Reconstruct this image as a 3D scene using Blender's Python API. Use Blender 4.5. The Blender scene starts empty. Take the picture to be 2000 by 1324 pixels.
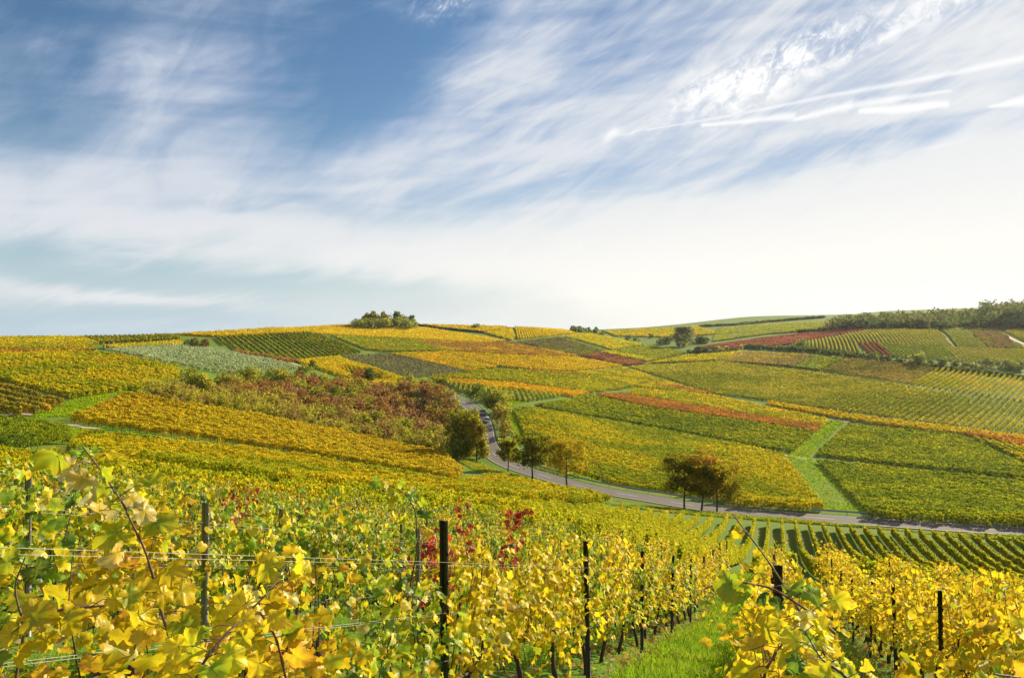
import bpy, math, random
import numpy as np
from mathutils import Vector
R = math.radians
scene = bpy.context.scene
C = scene.collection
rng = np.random.default_rng(7)
random.seed(7)

# ------------------------------------------------------------------ camera
F, CU, HV = 1444.0, 1000.0, 640.0            # focal length, centre column and horizon row of the 2000 px photograph
cam_d = bpy.data.cameras.new('camera')
cam_d.sensor_width = 36.0
cam_d.lens = F * 36.0 / 2000.0
cam_d.shift_y = (HV - 662.0) / 2000.0
cam_d.clip_start, cam_d.clip_end = 0.05, 20000
cam = bpy.data.objects.new('camera', cam_d); C.objects.link(cam)
cam.rotation_euler = (R(90), 0, 0)
cam_d.dof.use_dof = False
scene.camera = cam

# ------------------------------------------------------------------ light
SUN_AZ, SUN_EL = R(48), R(24)                 # just out of the picture on the right, low
sd = Vector((math.sin(SUN_AZ) * math.cos(SUN_EL), math.cos(SUN_AZ) * math.cos(SUN_EL), math.sin(SUN_EL)))
sun_d = bpy.data.lights.new('sun', 'SUN'); sun_d.energy = 5.0; sun_d.angle = R(0.5); sun_d.color = (1.0, 0.865, 0.63)
sun = bpy.data.objects.new('sun', sun_d); C.objects.link(sun)
sun.rotation_euler = sd.to_track_quat('Z', 'Y').to_euler()
vs = scene.view_settings
scene.display_settings.display_device = 'sRGB'
vs.view_transform = 'Standard'; vs.look = 'None'; vs.gamma = 1.0; vs.use_curve_mapping = False
vs.exposure = 1.05


class NT:
    """tiny helper for building node trees"""
    def __init__(s, tree): s.t = tree; s.n = tree.nodes; s.l = tree.links
    def node(s, typ, **kw):
        n = s.n.new(typ)
        for k, v in kw.items(): setattr(n, k, v)
        return n
    def put(s, sock, v):
        if hasattr(v, 'is_output') or isinstance(v, bpy.types.NodeSocket): s.l.new(v, sock)
        else: sock.default_value = v
    def m(s, op, a, b=None, c=None, clamp=False):
        n = s.node('ShaderNodeMath', operation=op, use_clamp=clamp)
        s.put(n.inputs[0], a)
        if b is not None: s.put(n.inputs[1], b)
        if c is not None: s.put(n.inputs[2], c)
        return n.outputs[0]
    def ss(s, v, a, b, lo=0.0, hi=1.0):
        n = s.node('ShaderNodeMapRange', interpolation_type='SMOOTHSTEP')
        s.put(n.inputs[0], v); s.put(n.inputs[1], a); s.put(n.inputs[2], b); s.put(n.inputs[3], lo); s.put(n.inputs[4], hi)
        return n.outputs[0]
    def mix(s, f, a, b, blend='MIX'):
        n = s.node('ShaderNodeMix', data_type='RGBA', blend_type=blend)
        s.put(n.inputs[0], f); s.put(n.inputs[6], a); s.put(n.inputs[7], b)
        return n.outputs[2]
    def noise(s, vec, scale, detail=4, rough=0.55, dist=0.0):
        n = s.node('ShaderNodeTexNoise')
        if vec is not None: s.l.new(vec, n.inputs['Vector'])
        n.inputs['Scale'].default_value = scale; n.inputs['Detail'].default_value = detail
        n.inputs['Roughness'].default_value = rough; n.inputs['Distortion'].default_value = dist
        return n.outputs['Fac']
    def xyz(s, x, y, z):
        n = s.node('ShaderNodeCombineXYZ')
        s.put(n.inputs[0], x); s.put(n.inputs[1], y); s.put(n.inputs[2], z)
        return n.outputs[0]


def azel(u, v):
    a = math.atan((u - CU) / F)
    return math.degrees(a), math.degrees(math.atan((HV - v) / F * math.cos(a)))


def build_world():
    w = bpy.data.worlds.new('World'); scene.world = w; w.use_nodes = True
    t = NT(w.node_tree); t.n.clear()
    sky = t.node('ShaderNodeTexSky', sky_type='NISHITA')
    sky.sun_disc = False; sky.sun_elevation = SUN_EL; sky.sun_rotation = SUN_AZ
    sky.air_density = 1.0; sky.dust_density = 0.25; sky.ozone_density = 2.0
    tc = t.node('ShaderNodeTexCoord')
    sp = t.node('ShaderNodeSeparateXYZ'); t.l.new(tc.outputs['Generated'], sp.inputs[0])
    x, y, z = sp.outputs
    az = t.m('MULTIPLY', t.m('ARCTAN2', x, y), 180 / math.pi)
    el = t.m('MULTIPLY', t.m('ARCSINE', z), 180 / math.pi)

    def rot(ang, sx, sy, ox=0, oy=0):             # rotated, stretched az/el coordinates
        c, s_ = math.cos(R(ang)), math.sin(R(ang))
        p = t.m('DIVIDE', t.m('ADD', t.m('MULTIPLY', az, c), t.m('MULTIPLY', el, s_)), sx)
        q = t.m('DIVIDE', t.m('SUBTRACT', t.m('MULTIPLY', el, c), t.m('MULTIPLY', az, s_)), sy)
        return t.xyz(t.m('ADD', p, ox), t.m('ADD', q, oy), 0.3)

    wn = t.node('ShaderNodeTexNoise'); t.l.new(rot(10, 9, 5, 3.1, 1.7), wn.inputs['Vector'])
    wn.inputs['Scale'].default_value = 1.0; wn.inputs['Detail'].default_value = 3
    n_streak = t.noise(rot(22, 16, 4.2, 1.3, 0.4), 1.0, 7, 0.56, 0.9)
    n_big = t.noise(rot(38, 13, 8, 5.2, 2.2), 1.0, 5, 0.5, 0.5)
    n_low = t.noise(rot(3, 18, 2.2, 0.2, 4.4), 1.0, 6, 0.5, 0.6)
    n_fine = t.noise(rot(30, 5.0, 1.3, 2.0, 8.0), 1.0, 8, 0.62, 0.8)
    n_wisp = t.noise(rot(26, 9.0, 1.6, 7.0, 3.0), 1.0, 7, 0.6, 1.4)

    waz = t.m('ADD', az, t.m('MULTIPLY', t.m('SUBTRACT', n_big, 0.5), 9.0))
    wel = t.m('ADD', el, t.m('MULTIPLY', t.m('SUBTRACT', n_streak, 0.5), 5.0))

    def blob(u, v, ru, rv, ang=0.0, warped=True):  # soft elliptical patch, sizes in photograph pixels
        A, E = azel(u, v); k = 1 / 25.0
        a = t.m('SUBTRACT', waz if warped else az, A); e = t.m('SUBTRACT', wel if warped else el, E)
        c, s_ = math.cos(R(ang)), math.sin(R(ang))
        p = t.m('DIVIDE', t.m('ADD', t.m('MULTIPLY', a, c), t.m('MULTIPLY', e, s_)), ru * k)
        q = t.m('DIVIDE', t.m('SUBTRACT', t.m('MULTIPLY', e, c), t.m('MULTIPLY', a, s_)), rv * k)
        r2 = t.m('ADD', t.m('MULTIPLY', p, p), t.m('MULTIPLY', q, q))
        return t.m('POWER', 2.718, t.m('MULTIPLY', r2, -1.0))

    # broad veil of high cloud: thick towards the sun, a pale band low down, blue holes high up
    d = t.ss(az, -20.0, 36.0, 0.52, 0.94)
    def add(b, k):
        nonlocal d
        d = t.m('ADD', d, t.m('MULTIPLY', b, k))
    add(blob(500, 455, 620, 52, -5), 0.70)
    add(blob(430, 395, 200, 12, 1), -0.25)
    add(blob(1300, 480, 700, 140, 4), 0.45)
    add(blob(1800, 420, 420, 220, 0), 0.45)
    add(blob(60, 400, 260, 90, 0), 0.22)
    add(blob(770, 85, 150, 105, 25), -0.66)
    add(blob(610, 215, 170, 75, 8), -0.46)
    add(blob(520, 60, 150, 90, 0), -0.30)
    add(blob(70, 120, 120, 170, 0), -0.48)
    add(blob(880, 200, 330, 34, 36), 0.34)
    add(blob(1010, 120, 90, 120, 0), 0.22)
    add(blob(400, 60, 120, 80, 30), 0.14)
    add(blob(210, 130, 60, 190, -25), 0.22)
    add(blob(460, 120, 60, 120, 20), 0.14)
    add(blob(330, 545, 520, 30, -3), -0.75)
    add(blob(300, 620, 600, 26, 0), -0.5)
    add(blob(900, 590, 340, 34, -4), -0.30)
    add(blob(1080, 620, 200, 40, 0), -0.10)
    add(blob(1130, 330, 320, 34, 12), -0.36)
    add(blob(1560, 320, 330, 26, 12), -0.36)
    add(blob(1120, 110, 240, 130, 10), -0.10)
    add(blob(1050, 240, 520, 130, 12), 0.30)
    add(blob(700, 330, 300, 50, 8), 0.20)
    add(blob(1500, 300, 420, 60, 10), -0.20)
    add(blob(1250, 30, 300, 60, 0), -0.12)
    add(blob(150, 330, 200, 60, 5), 0.12)
    add(blob(330, 210, 90, 120, 35), 0.2)
    add(blob(1640, 60, 260, 40, 18), -0.16)
    add(blob(270, 588, 240, 13, -5), 0.62)
    hi = t.ss(el, 2.0, 8.0)
    n_left = t.noise(rot(40, 7.0, 3.4, 4.0, 6.0), 1.0, 8, 0.60, 1.3)
    lw = t.ss(az, -22.0, 2.0)
    n_wisp = t.m('ADD', t.m('MULTIPLY', n_wisp, lw), t.m('MULTIPLY', n_left, t.m('SUBTRACT', 1.0, lw)))
    nz = t.m('ADD', t.m('MULTIPLY', t.m('SUBTRACT', n_streak, 0.5), t.m('MULTIPLY', hi, 1.15)),
             t.m('ADD', t.m('MULTIPLY', t.m('SUBTRACT', n_big, 0.5), t.m('MULTIPLY', hi, 0.9)),
                 t.m('ADD', t.m('ADD', t.m('MULTIPLY', t.m('SUBTRACT', n_fine, 0.5), t.m('MULTIPLY', hi, 0.30)), t.m('MULTIPLY', t.m('SUBTRACT', n_wisp, 0.5), t.m('MULTIPLY', hi, 1.0))),
                     t.m('MULTIPLY', t.m('SUBTRACT', n_low, 0.5), 1.1))))
    d = t.m('ADD', d, nz)
    veil = t.m('MULTIPLY', t.ss(d, -0.15, 1.45), 0.97)

    # the tufted patch, the scraps and the contrails
    tuft_n = t.noise(rot(40, 1.7, 1.0, 1.0, 2.0), 1.0, 9, 0.72, 0.5)
    def tuft(b, lo=0.50, hi_=0.72): return t.m('MULTIPLY', b, t.ss(tuft_n, lo, hi_))
    tf = t.m('MULTIPLY', tuft(t.m('ADD', blob(1450, 165, 130, 50, 18), blob(1600, 110, 130, 34, 28)), 0.38, 0.66), 0.95)
    tf = t.m('ADD', tf, t.m('MULTIPLY', tuft(blob(1390, 165, 70, 50, 30), 0.36, 0.6), 0.4))
    tf = t.m('ADD', tf, t.m('MULTIPLY', tuft(blob(880, 15, 45, 32, 20), 0.42, 0.66), 0.75))
    tf = t.m('ADD', tf, t.m('MULTIPLY', tuft(blob(1860, 10, 150, 26, 14), 0.36, 0.62), 0.8))
    tf = t.m('ADD', tf, t.m('MULTIPLY', blob(1205, 253, 16, 13, 60), 0.6))
    tf = t.m('ADD', tf, t.m('MULTIPLY', blob(1248, 250, 34, 5, 4), 0.4))

    edge_n = t.noise(rot(12, 0.9, 0.35), 1.0, 6, 0.7)
    def seg(u0, v0, u1, v1, w0, w1, k, rough=0.5):
        (a0, e0), (a1, e1) = azel(u0, v0), azel(u1, v1)
        dx, dy = a1 - a0, e1 - e0; L2 = dx * dx + dy * dy
        px, py = t.m('SUBTRACT', az, a0), t.m('SUBTRACT', el, e0)
        hh = t.m('DIVIDE', t.m('ADD', t.m('MULTIPLY', px, dx), t.m('MULTIPLY', py, dy)), L2, clamp=True)
        qx, qy = t.m('SUBTRACT', px, t.m('MULTIPLY', hh, dx)), t.m('SUBTRACT', py, t.m('MULTIPLY', hh, dy))
        dist = t.m('SQRT', t.m('ADD', t.m('MULTIPLY', qx, qx), t.m('MULTIPLY', qy, qy)))
        wd = t.m('ADD', w0 / 25.0, t.m('MULTIPLY', hh, (w1 - w0) / 25.0))
        wd = t.m('MULTIPLY', wd, t.m('ADD', 1.0 - rough, t.m('MULTIPLY', edge_n, 2 * rough)))
        return t.m('MULTIPLY', t.ss(t.m('DIVIDE', dist, wd), 0.0, 1.45, 1.0, 0.0), k)
    tr = seg(1262, 254, 1620, 187, 2.4, 4.2, 0.5, 0.35)
    for a in ((1620, 187, 2010, 112, 4.2, 6.5, 0.55, 0.5), (1372, 245, 1548, 227, 4.5, 8, 0.72, 0.9), (1552, 234, 1660, 205, 4, 11, 0.72, 0.9),
              (1660, 205, 1855, 178, 9, 3, 0.55, 0.9), (1682, 217, 1760, 214, 5, 9, 0.75, 0.9), (1760, 213, 1848, 204, 9, 6, 0.75, 0.9),
              (1932, 209, 2060, 188, 2, 16, 0.7, 0.7), (1800, 293, 1890, 273, 3, 3, 0.15, 0.2)):
        tr = t.m('MAXIMUM', tr, seg(*a))
    mask = t.m('ADD', veil, t.m('MULTIPLY', t.m('SUBTRACT', 1.0, veil), t.m('MAXIMUM', tf, tr)), clamp=True)
    mask = t.m('MULTIPLY', mask, t.ss(z, -0.02, 0.0), clamp=True)

    hs = t.node('ShaderNodeHueSaturation'); t.l.new(sky.outputs[0], hs.inputs['Color'])
    hs.inputs['Saturation'].default_value = 1.2; t.l.new(t.ss(az, -5.0, 30.0, 0.80, 0.62), hs.inputs['Value'])
    bg1 = t.node('ShaderNodeBackground'); t.l.new(hs.outputs[0], bg1.inputs[0]); bg1.inputs[1].default_value = 0.060
    # pale air low over the horizon
    bh = t.node('ShaderNodeBackground'); bh.inputs[1].default_value = 0.51
    t.l.new(t.mix(t.ss(az, -30.0, 25.0), (0.44, 0.585, 0.69, 1), (0.86, 0.86, 0.82, 1)), bh.inputs[0])
    mh = t.node('ShaderNodeMixShader'); t.l.new(t.m('POWER', t.ss(el, -2.0, 15.0, 1.0, 0.0), 1.2), mh.inputs[0]); t.l.new(bg1.outputs[0], mh.inputs[1]); t.l.new(bh.outputs[0], mh.inputs[2])
    cc = t.mix(t.ss(az, -28.0, 38.0), (0.60, 0.64, 0.72, 1), (0.76, 0.77, 0.78, 1))
    cc = t.mix(t.m('MULTIPLY', t.ss(d, 0.35, 1.25, 1.0, 0.0), t.ss(el, 3.0, 12.0)), cc, (0.49, 0.56, 0.70, 1))
    cc = t.mix(t.m('MULTIPLY', t.ss(el, 3.0, 13.0, 1.0, 0.0), t.ss(az, -34.0, 20.0, 0.45, 1.0)), cc, (0.88, 0.86, 0.81, 1))
    cc = t.mix(t.m('MAXIMUM', tf, tr), cc, (0.97, 0.96, 0.95, 1))
    bg2 = t.node('ShaderNodeBackground'); t.l.new(cc, bg2.inputs[0]); bg2.inputs[1].default_value = 0.545
    mx = t.node('ShaderNodeMixShader'); t.l.new(mask, mx.inputs[0]); t.l.new(mh.outputs[0], mx.inputs[1]); t.l.new(bg2.outputs[0], mx.inputs[2])
    out = t.node('ShaderNodeOutputWorld'); t.l.new(mx.outputs[0], out.inputs[0])
build_world()

# ------------------------------------------------------------------ naming helpers
def tag(o, label=None, cat=None, group=None, kind=None):
    if label: o['label'] = label
    if cat: o['category'] = cat
    if group: o['group'] = group
    if kind: o['kind'] = kind
    return o
def link(o, parent=None):
    C.objects.link(o)
    if parent is not None: o.parent = parent
    return o
def empty(name, loc, rz=0.0, label=None, cat=None, group=None):
    o = bpy.data.objects.new(name, None); o.empty_display_size = 0.2
    C.objects.link(o); o.location = loc; o.rotation_euler = (0, 0, rz)
    return tag(o, label, cat, group)

# ------------------------------------------------------------------ mesh helpers
def mesh_np(name, v, faces, col=None, domain='FACE', mat=None, uv=None, smooth=False):
    """faces: list of (M,k) index arrays of equal k each"""
    if not isinstance(faces, (list, tuple)): faces = [faces]
    faces = [np.asarray(f) for f in faces if len(f)]
    me = bpy.data.meshes.new(name)
    v = np.asarray(v, dtype=np.float32)
    me.vertices.add(len(v)); me.vertices.foreach_set('co', v.ravel())
    loops = np.concatenate([f.ravel() for f in faces]).astype(np.int32)
    tot = np.concatenate([np.full(len(f), f.shape[1], np.int32) for f in faces])
    start = np.concatenate([[0], np.cumsum(tot)[:-1]]).astype(np.int32)
    me.loops.add(len(loops)); me.loops.foreach_set('vertex_index', loops)
    me.polygons.add(len(tot)); me.polygons.foreach_set('loop_start', start)
    try: me.polygons.foreach_set('loop_total', tot)
    except Exception: pass
    if col is not None:
        col = np.asarray(col, np.float32)
        a = me.attributes.new('Col', 'FLOAT_COLOR', domain)
        a.data.foreach_set('color', np.column_stack([col, np.ones(len(col), np.float32)]).astype(np.float32).ravel())
    if uv is not None:
        a = me.attributes.new('leafco', 'FLOAT_VECTOR', 'POINT')
        a.data.foreach_set('vector', np.asarray(uv, np.float32).ravel())
    if smooth: me.polygons.foreach_set('use_smooth', np.ones(len(tot), bool))
    me.update(calc_edges=True)
    if mat is not None: me.materials.append(mat)
    return me
def obj(name, me, parent=None, loc=None):
    o = bpy.data.objects.new(name, me); link(o, parent)
    if loc is not None: o.location = loc
    return o

class MB:
    """collects plain pieces (boxes, tubes, polygons) into one mesh"""
    def __init__(s): s.v = []; s.f = {}; s.n = 0
    def add(s, v, faces):
        v = np.asarray(v, float).reshape(-1, 3)
        for f in faces: s.f.setdefault(len(f), []).append([i + s.n for i in f])
        s.v.append(v); s.n += len(v)
    def box(s, c, size, rz=0.0):
        x, y, z = [a / 2 for a in size]
        p = np.array([(-x, -y, -z), (x, -y, -z), (x, y, -z), (-x, y, -z), (-x, -y, z), (x, -y, z), (x, y, z), (-x, y, z)])
        cs, sn = math.cos(rz), math.sin(rz)
        p = np.column_stack([p[:, 0] * cs - p[:, 1] * sn, p[:, 0] * sn + p[:, 1] * cs, p[:, 2]]) + np.array(c)
        s.add(p, [(0, 3, 2, 1), (4, 5, 6, 7), (0, 1, 5, 4), (1, 2, 6, 5), (2, 3, 7, 6), (3, 0, 4, 7)])
    def tube(s, pts, rad, k=6, cap=True):
        pts = np.asarray(pts, float); n = len(pts)
        rad = np.broadcast_to(np.asarray(rad, float), (n,))
        tg = np.gradient(pts, axis=0); tg /= np.linalg.norm(tg, axis=1, keepdims=True) + 1e-9
        ref = np.array([0.0, 0, 1]) if abs(tg[:, 2].mean()) < 0.8 else np.array([1.0, 0, 0])
        a = np.cross(tg, ref); a /= np.linalg.norm(a, axis=1, keepdims=True) + 1e-9
        b = np.cross(tg, a)
        ang = np.linspace(0, 2 * math.pi, k, endpoint=False)
        ring = pts[:, None] + rad[:, None, None] * (np.cos(ang)[None, :, None] * a[:, None] + np.sin(ang)[None, :, None] * b[:, None])
        fs = []
        for i in range(n - 1):
            for j in range(k):
                fs.append((i * k + j, i * k + (j + 1) % k, (i + 1) * k + (j + 1) % k, (i + 1) * k + j))
        s.add(ring.reshape(-1, 3), fs)
        if cap:
            s.f.setdefault(k, []).append([s.n - k + j for j in range(k)])
            s.f[k].append([s.n - n * k + (k - 1 - j) for j in range(k)])
    def mesh(s, name, mat, smooth=False):
        return mesh_np(name, np.concatenate(s.v), [np.array(f) for f in s.f.values()], mat=mat, smooth=smooth)

# ------------------------------------------------------------------ materials
def new_mat(name):
    m = bpy.data.materials.new(name); m.use_nodes = True
    t = NT(m.node_tree); t.n.clear()
    return m, t
def plain(name, col, rough=0.7, metal=0.0, var=0.25, scale=8.0, bump=0.0):
    m, t = new_mat(name)
    p = t.node('ShaderNodeBsdfPrincipled')
    tc = t.node('ShaderNodeTexCoord')
    n = t.noise(tc.outputs['Object'], scale, 5, 0.6)
    lo = tuple(c * (1 - var) for c in col) + (1,); hi = tuple(min(1, c * (1 + var)) for c in col) + (1,)
    t.l.new(t.mix(n, lo, hi), p.inputs['Base Color'])
    p.inputs['Roughness'].default_value = rough; p.inputs['Metallic'].default_value = metal
    if bump:
        b = t.node('ShaderNodeBump'); b.inputs['Strength'].default_value = bump; b.inputs['Distance'].default_value = 0.02
        t.l.new(n, b.inputs['Height']); t.l.new(b.outputs[0], p.inputs['Normal'])
    o = t.node('ShaderNodeOutputMaterial'); t.l.new(p.outputs[0], o.inputs[0])
    return m
def leaf_mat(name, trans=0.42, gloss=0.05, veins=False, hue=0.0):
    m, t = new_mat(name)
    at = t.node('ShaderNodeAttribute', attribute_name='Col')
    col = at.outputs['Color']
    if hue:
        oi = t.node('ShaderNodeObjectInfo')
        h = t.node('ShaderNodeHueSaturation'); t.l.new(col, h.inputs['Color'])
        t.l.new(t.m('ADD', 0.5 - hue / 2, t.m('MULTIPLY', oi.outputs['Random'], hue)), h.inputs['Hue'])
        t.l.new(t.m('ADD', 0.85, t.m('MULTIPLY', t.m('FRACT', t.m('MULTIPLY', oi.outputs['Random'], 7.3)), 0.3)), h.inputs['Value'])
        col = h.outputs[0]
    if veins:
        lc = t.node('ShaderNodeAttribute', attribute_name='leafco')
        s = t.node('ShaderNodeSeparateXYZ'); t.l.new(lc.outputs['Vector'], s.inputs[0])
        r = t.m('SQRT', t.m('ADD', t.m('MULTIPLY', s.outputs[0], s.outputs[0]), t.m('MULTIPLY', s.outputs[1], s.outputs[1])))
        a = t.m('ABSOLUTE', t.m('ARCTAN2', s.outputs[0], s.outputs[1]))
        best = None
        for th in (0.0, 0.95, 1.9):
            da = t.m('SUBTRACT', a, th)
            dd = t.m('ADD', t.m('MULTIPLY', r, t.m('ABSOLUTE', t.m('SINE', da))), t.ss(t.m('COSINE', da), 0.2, 0.0, 0.0, 1.0))
            best = dd if best is None else t.m('MINIMUM', best, dd)
        vein = t.ss(best, 0.012, 0.05, 1.0, 0.0)
        side = t.m('SINE', t.m('ADD', t.m('MULTIPLY', r, 34.0), t.m('MULTIPLY', best, 40.0)))
        vein = t.m('MAXIMUM', vein, t.m('MULTIPLY', t.ss(side, 0.82, 1.0), 0.35))
        col = t.mix(t.m('MULTIPLY', vein, 0.40), col, (0.34, 0.33, 0.02, 1))
        nz = t.noise(lc.outputs['Vector'], 5.0, 4, 0.6)
        col = t.mix(t.ss(nz, 0.64, 0.80, 0.0, 0.45), col, (0.34, 0.16, 0.02, 1))
    df = t.node('ShaderNodeBsdfDiffuse')
    if veins:
        col = t.mix(t.ss(t.noise(lc.outputs['Vector'], 2.2, 3, 0.5), 0.42, 0.62, 0.0, 0.45), col, t.mix(1.0, col, (0.55, 0.80, 0.8, 1), 'MULTIPLY'))
        edge = t.m('MULTIPLY', t.ss(r, 0.62, 0.98), t.ss(t.noise(lc.outputs['Vector'], 1.6, 4, 0.7), 0.56, 0.66, 0.0, 0.7))
        col = t.mix(edge, col, (0.36, 0.15, 0.025, 1))
        bm = t.node('ShaderNodeBump'); bm.inputs['Strength'].default_value = 0.5; bm.inputs['Distance'].default_value = 0.004
        t.l.new(t.m('ADD', t.m('MULTIPLY', vein, -1.0), t.noise(lc.outputs['Vector'], 9.0, 3, 0.6)), bm.inputs['Height'])
        t.l.new(bm.outputs[0], df.inputs['Normal'])
    t.l.new(col, df.inputs[0])
    tb = t.node('ShaderNodeBsdfTranslucent')
    g = t.node('ShaderNodeGamma'); t.l.new(col, g.inputs[0]); g.inputs[1].default_value = 0.85
    t.l.new(g.outputs[0], tb.inputs[0])
    mx = t.node('ShaderNodeMixShader'); mx.inputs[0].default_value = trans
    t.l.new(df.outputs[0], mx.inputs[1]); t.l.new(tb.outputs[0], mx.inputs[2])
    fin = mx.outputs[0]
    if gloss:
        gl = t.node('ShaderNodeBsdfGlossy'); gl.inputs['Roughness'].default_value = 0.42
        gl.inputs['Color'].default_value = (0.9, 0.88, 0.8, 1)
        m2 = t.node('ShaderNodeMixShader'); m2.inputs[0].default_value = gloss
        t.l.new(fin, m2.inputs[1]); t.l.new(gl.outputs[0], m2.inputs[2]); fin = m2.outputs[0]
    o = t.node('ShaderNodeOutputMaterial'); t.l.new(fin, o.inputs[0])
    return m
M_FIELD = leaf_mat('field_leaf', 0.40, 0.0)
M_TREE = leaf_mat('tree_leaf', 0.45, 0.0)
M_VINE = leaf_mat('vine_leaf', 0.50, 0.018, veins=True, hue=0.02)
M_GRASS = leaf_mat('grass_blade', 0.40, 0.0)
M_BARK = plain('bark', (0.055, 0.038, 0.026), 0.95, 0, 0.6, 22, 0.6)
M_TREEBARK = plain('tree_bark', (0.06, 0.045, 0.03), 0.95, 0, 0.5, 3)
M_CANE = plain('cane_bark', (0.12, 0.065, 0.035), 0.7, 0, 0.4, 14)
M_STEEL = plain('dark_steel', (0.035, 0.033, 0.035), 0.55, 0.3, 0.5, 12)
M_ZINC = plain('weathered_zinc', (0.22, 0.22, 0.23), 0.6, 0.3, 0.3, 12)
M_WIRE = plain('wire', (0.30, 0.28, 0.25), 0.5, 0.4, 0.15, 5)
M_WOODPOST = plain('pale_stake', (0.62, 0.60, 0.52), 0.8, 0, 0.15, 3)
M_RAIL = plain('galvanised_rail', (0.30, 0.31, 0.32), 0.5, 0.6, 0.25, 2)
M_WHITE = plain('white_plastic', (0.8, 0.8, 0.78), 0.5, 0, 0.04, 4)
M_BLACK = plain('black_plastic', (0.02, 0.02, 0.02), 0.5, 0, 0.1, 4)
M_PAINT = plain('road_paint', (0.42, 0.41, 0.38), 0.8, 0, 0.2, 6)
M_SAND = plain('sand_path', (0.36, 0.29, 0.205), 0.95, 0, 0.25, 0.8)

# ------------------------------------------------------------------ terrain
def pchip(x, y, xi):
    x = np.asarray(x, float); y = np.asarray(y, float); xi = np.asarray(xi, float)
    h = np.diff(x); dl = (np.diff(y, axis=0).T / h).T
    d = np.zeros_like(y)
    hb = h.reshape(-1, *([1] * (y.ndim - 1)))
    w1 = 2 * hb[1:] + hb[:-1]; w2 = hb[1:] + 2 * hb[:-1]
    with np.errstate(divide='ignore', invalid='ignore'):
        hm = (w1 + w2) / (w1 / dl[:-1] + w2 / dl[1:])
    d[1:-1] = np.where(dl[:-1] * dl[1:] > 0, np.nan_to_num(hm), 0)
    d[0], d[-1] = dl[0], dl[-1]
    i = np.clip(np.searchsorted(x, xi) - 1, 0, len(x) - 2)
    tt = ((xi - x[i]) / h[i]).reshape(-1, *([1] * (y.ndim - 1))); hh = hb[i]
    return ((1 + 2 * tt) * (1 - tt) ** 2) * y[i] + tt * (1 - tt) ** 2 * hh * d[i] + tt ** 2 * (3 - 2 * tt) * y[i + 1] + tt ** 2 * (tt - 1) * hh * d[i + 1]

# per direction (photo column): distance in metres -> photo row where the ground lies
COLS = {
    0:    [(45, 950), (70, 907), (96, 862), (125, 822), (138, 808), (152, 793), (172, 770), (205, 744), (260, 706), (330, 682), (400, 668), (460, 660), (520, 660), (650, 668), (1200, 690), (2400, 700)],
    250:  [(45, 962), (70, 925), (100, 884), (130, 838), (160, 800), (188, 768), (208, 755), (300, 694), (335, 683), (440, 662), (480, 656), (540, 656), (680, 664), (1200, 690), (2400, 700)],
    500:  [(45, 985), (75, 945), (110, 918), (150, 868), (215, 803), (260, 775), (300, 748), (325, 724), (365, 702), (400, 691), (520, 657), (640, 643), (720, 643), (850, 650), (1300, 680), (2400, 700)],
    750:  [(45, 1008), (80, 970), (102, 962), (130, 930), (170, 895), (228, 850), (290, 790), (340, 760), (375, 742), (395, 733), (500, 691), (600, 671), (760, 642), (820, 635), (900, 635), (1050, 642), (1500, 670), (2400, 700)],
    1000: [(45, 1035), (80, 993), (115, 968), (145, 942), (180, 906), (205, 880), (250, 822), (300, 792), (330, 777), (400, 746), (480, 716), (560, 691), (650, 671), (750, 651), (850, 639), (950, 639), (1150, 650), (1600, 670), (2400, 700)],
    1250: [(45, 1085), (70, 1056), (90, 1030), (115, 998), (150, 975), (160, 966), (180, 942), (230, 892), (300, 846), (330, 829), (380, 793), (450, 762), (520, 737), (600, 716), (700, 694), (800, 676), (950, 656), (1150, 640), (1350, 640), (1700, 655), (2400, 690)],
    1500: [(34, 1137), (45, 1125), (70, 1103), (90, 1075), (105, 1043), (118, 1017), (132, 1001), (146, 987), (190, 942), (240, 897), (300, 862), (350, 826), (400, 797), (480, 761), (560, 726), (640, 692), (700, 681), (800, 666), (1000, 641), (1250, 626), (1500, 617), (1750, 620), (2400, 650)],
    1750: [(34, 1165), (45, 1152), (70, 1130), (90, 1100), (105, 1062), (115, 1038), (127, 1018), (140, 1006), (180, 966), (230, 922), (290, 873), (335, 838), (400, 787), (460, 751), (500, 731), (540, 702), (600, 676), (680, 651), (760, 641), (900, 618), (1150, 607), (1400, 612), (2400, 650)],
    2000: [(32, 1207), (45, 1190), (70, 1165), (90, 1130), (105, 1085), (113, 1060), (122, 1038), (135, 1022), (180, 976), (240, 917), (290, 882), (330, 852), (400, 802), (450, 766), (490, 746), (520, 728), (570, 701), (650, 668), (730, 646), (860, 622), (1050, 600), (1300, 605), (2400, 650)],
}
for src, dst, dv in ((0, -300, 2), (0, -600, 4), (2000, 2300, 2), (2000, 2600, 4)):
    COLS[dst] = [(d, v + dv + (0 if d > 60 else (dst - src) * 0.06)) for d, v in COLS[src]]
def near_plane(x, y):
    return -1.75 - 0.28 * y - 0.14 * 22 * np.tanh(x / 22)
UC = np.array(sorted(COLS), float)
DG = np.exp(np.linspace(math.log(12), math.log(2400), 900))
ZT = []
for u in UC:
    pts = [(d, -(v - HV) / F * d) for d, v in COLS[int(u)]]
    pts = [(d, float(near_plane((u - CU) / F * d, d))) for d in (8, 15, 22)] + pts
    ZT.append(pchip([p[0] for p in pts], [p[1] for p in pts], DG))
UG = np.arange(-600, 2601, 10.0)
ZG = pchip(UC, np.array(ZT), UG)              # (nu, nd)
LD0, LDS = math.log(12), (math.log(2400) - math.log(12)) / 899
def smooth(a, b, x):
    t = np.clip((x - a) / (b - a), 0, 1); return t * t * (3 - 2 * t)
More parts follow.
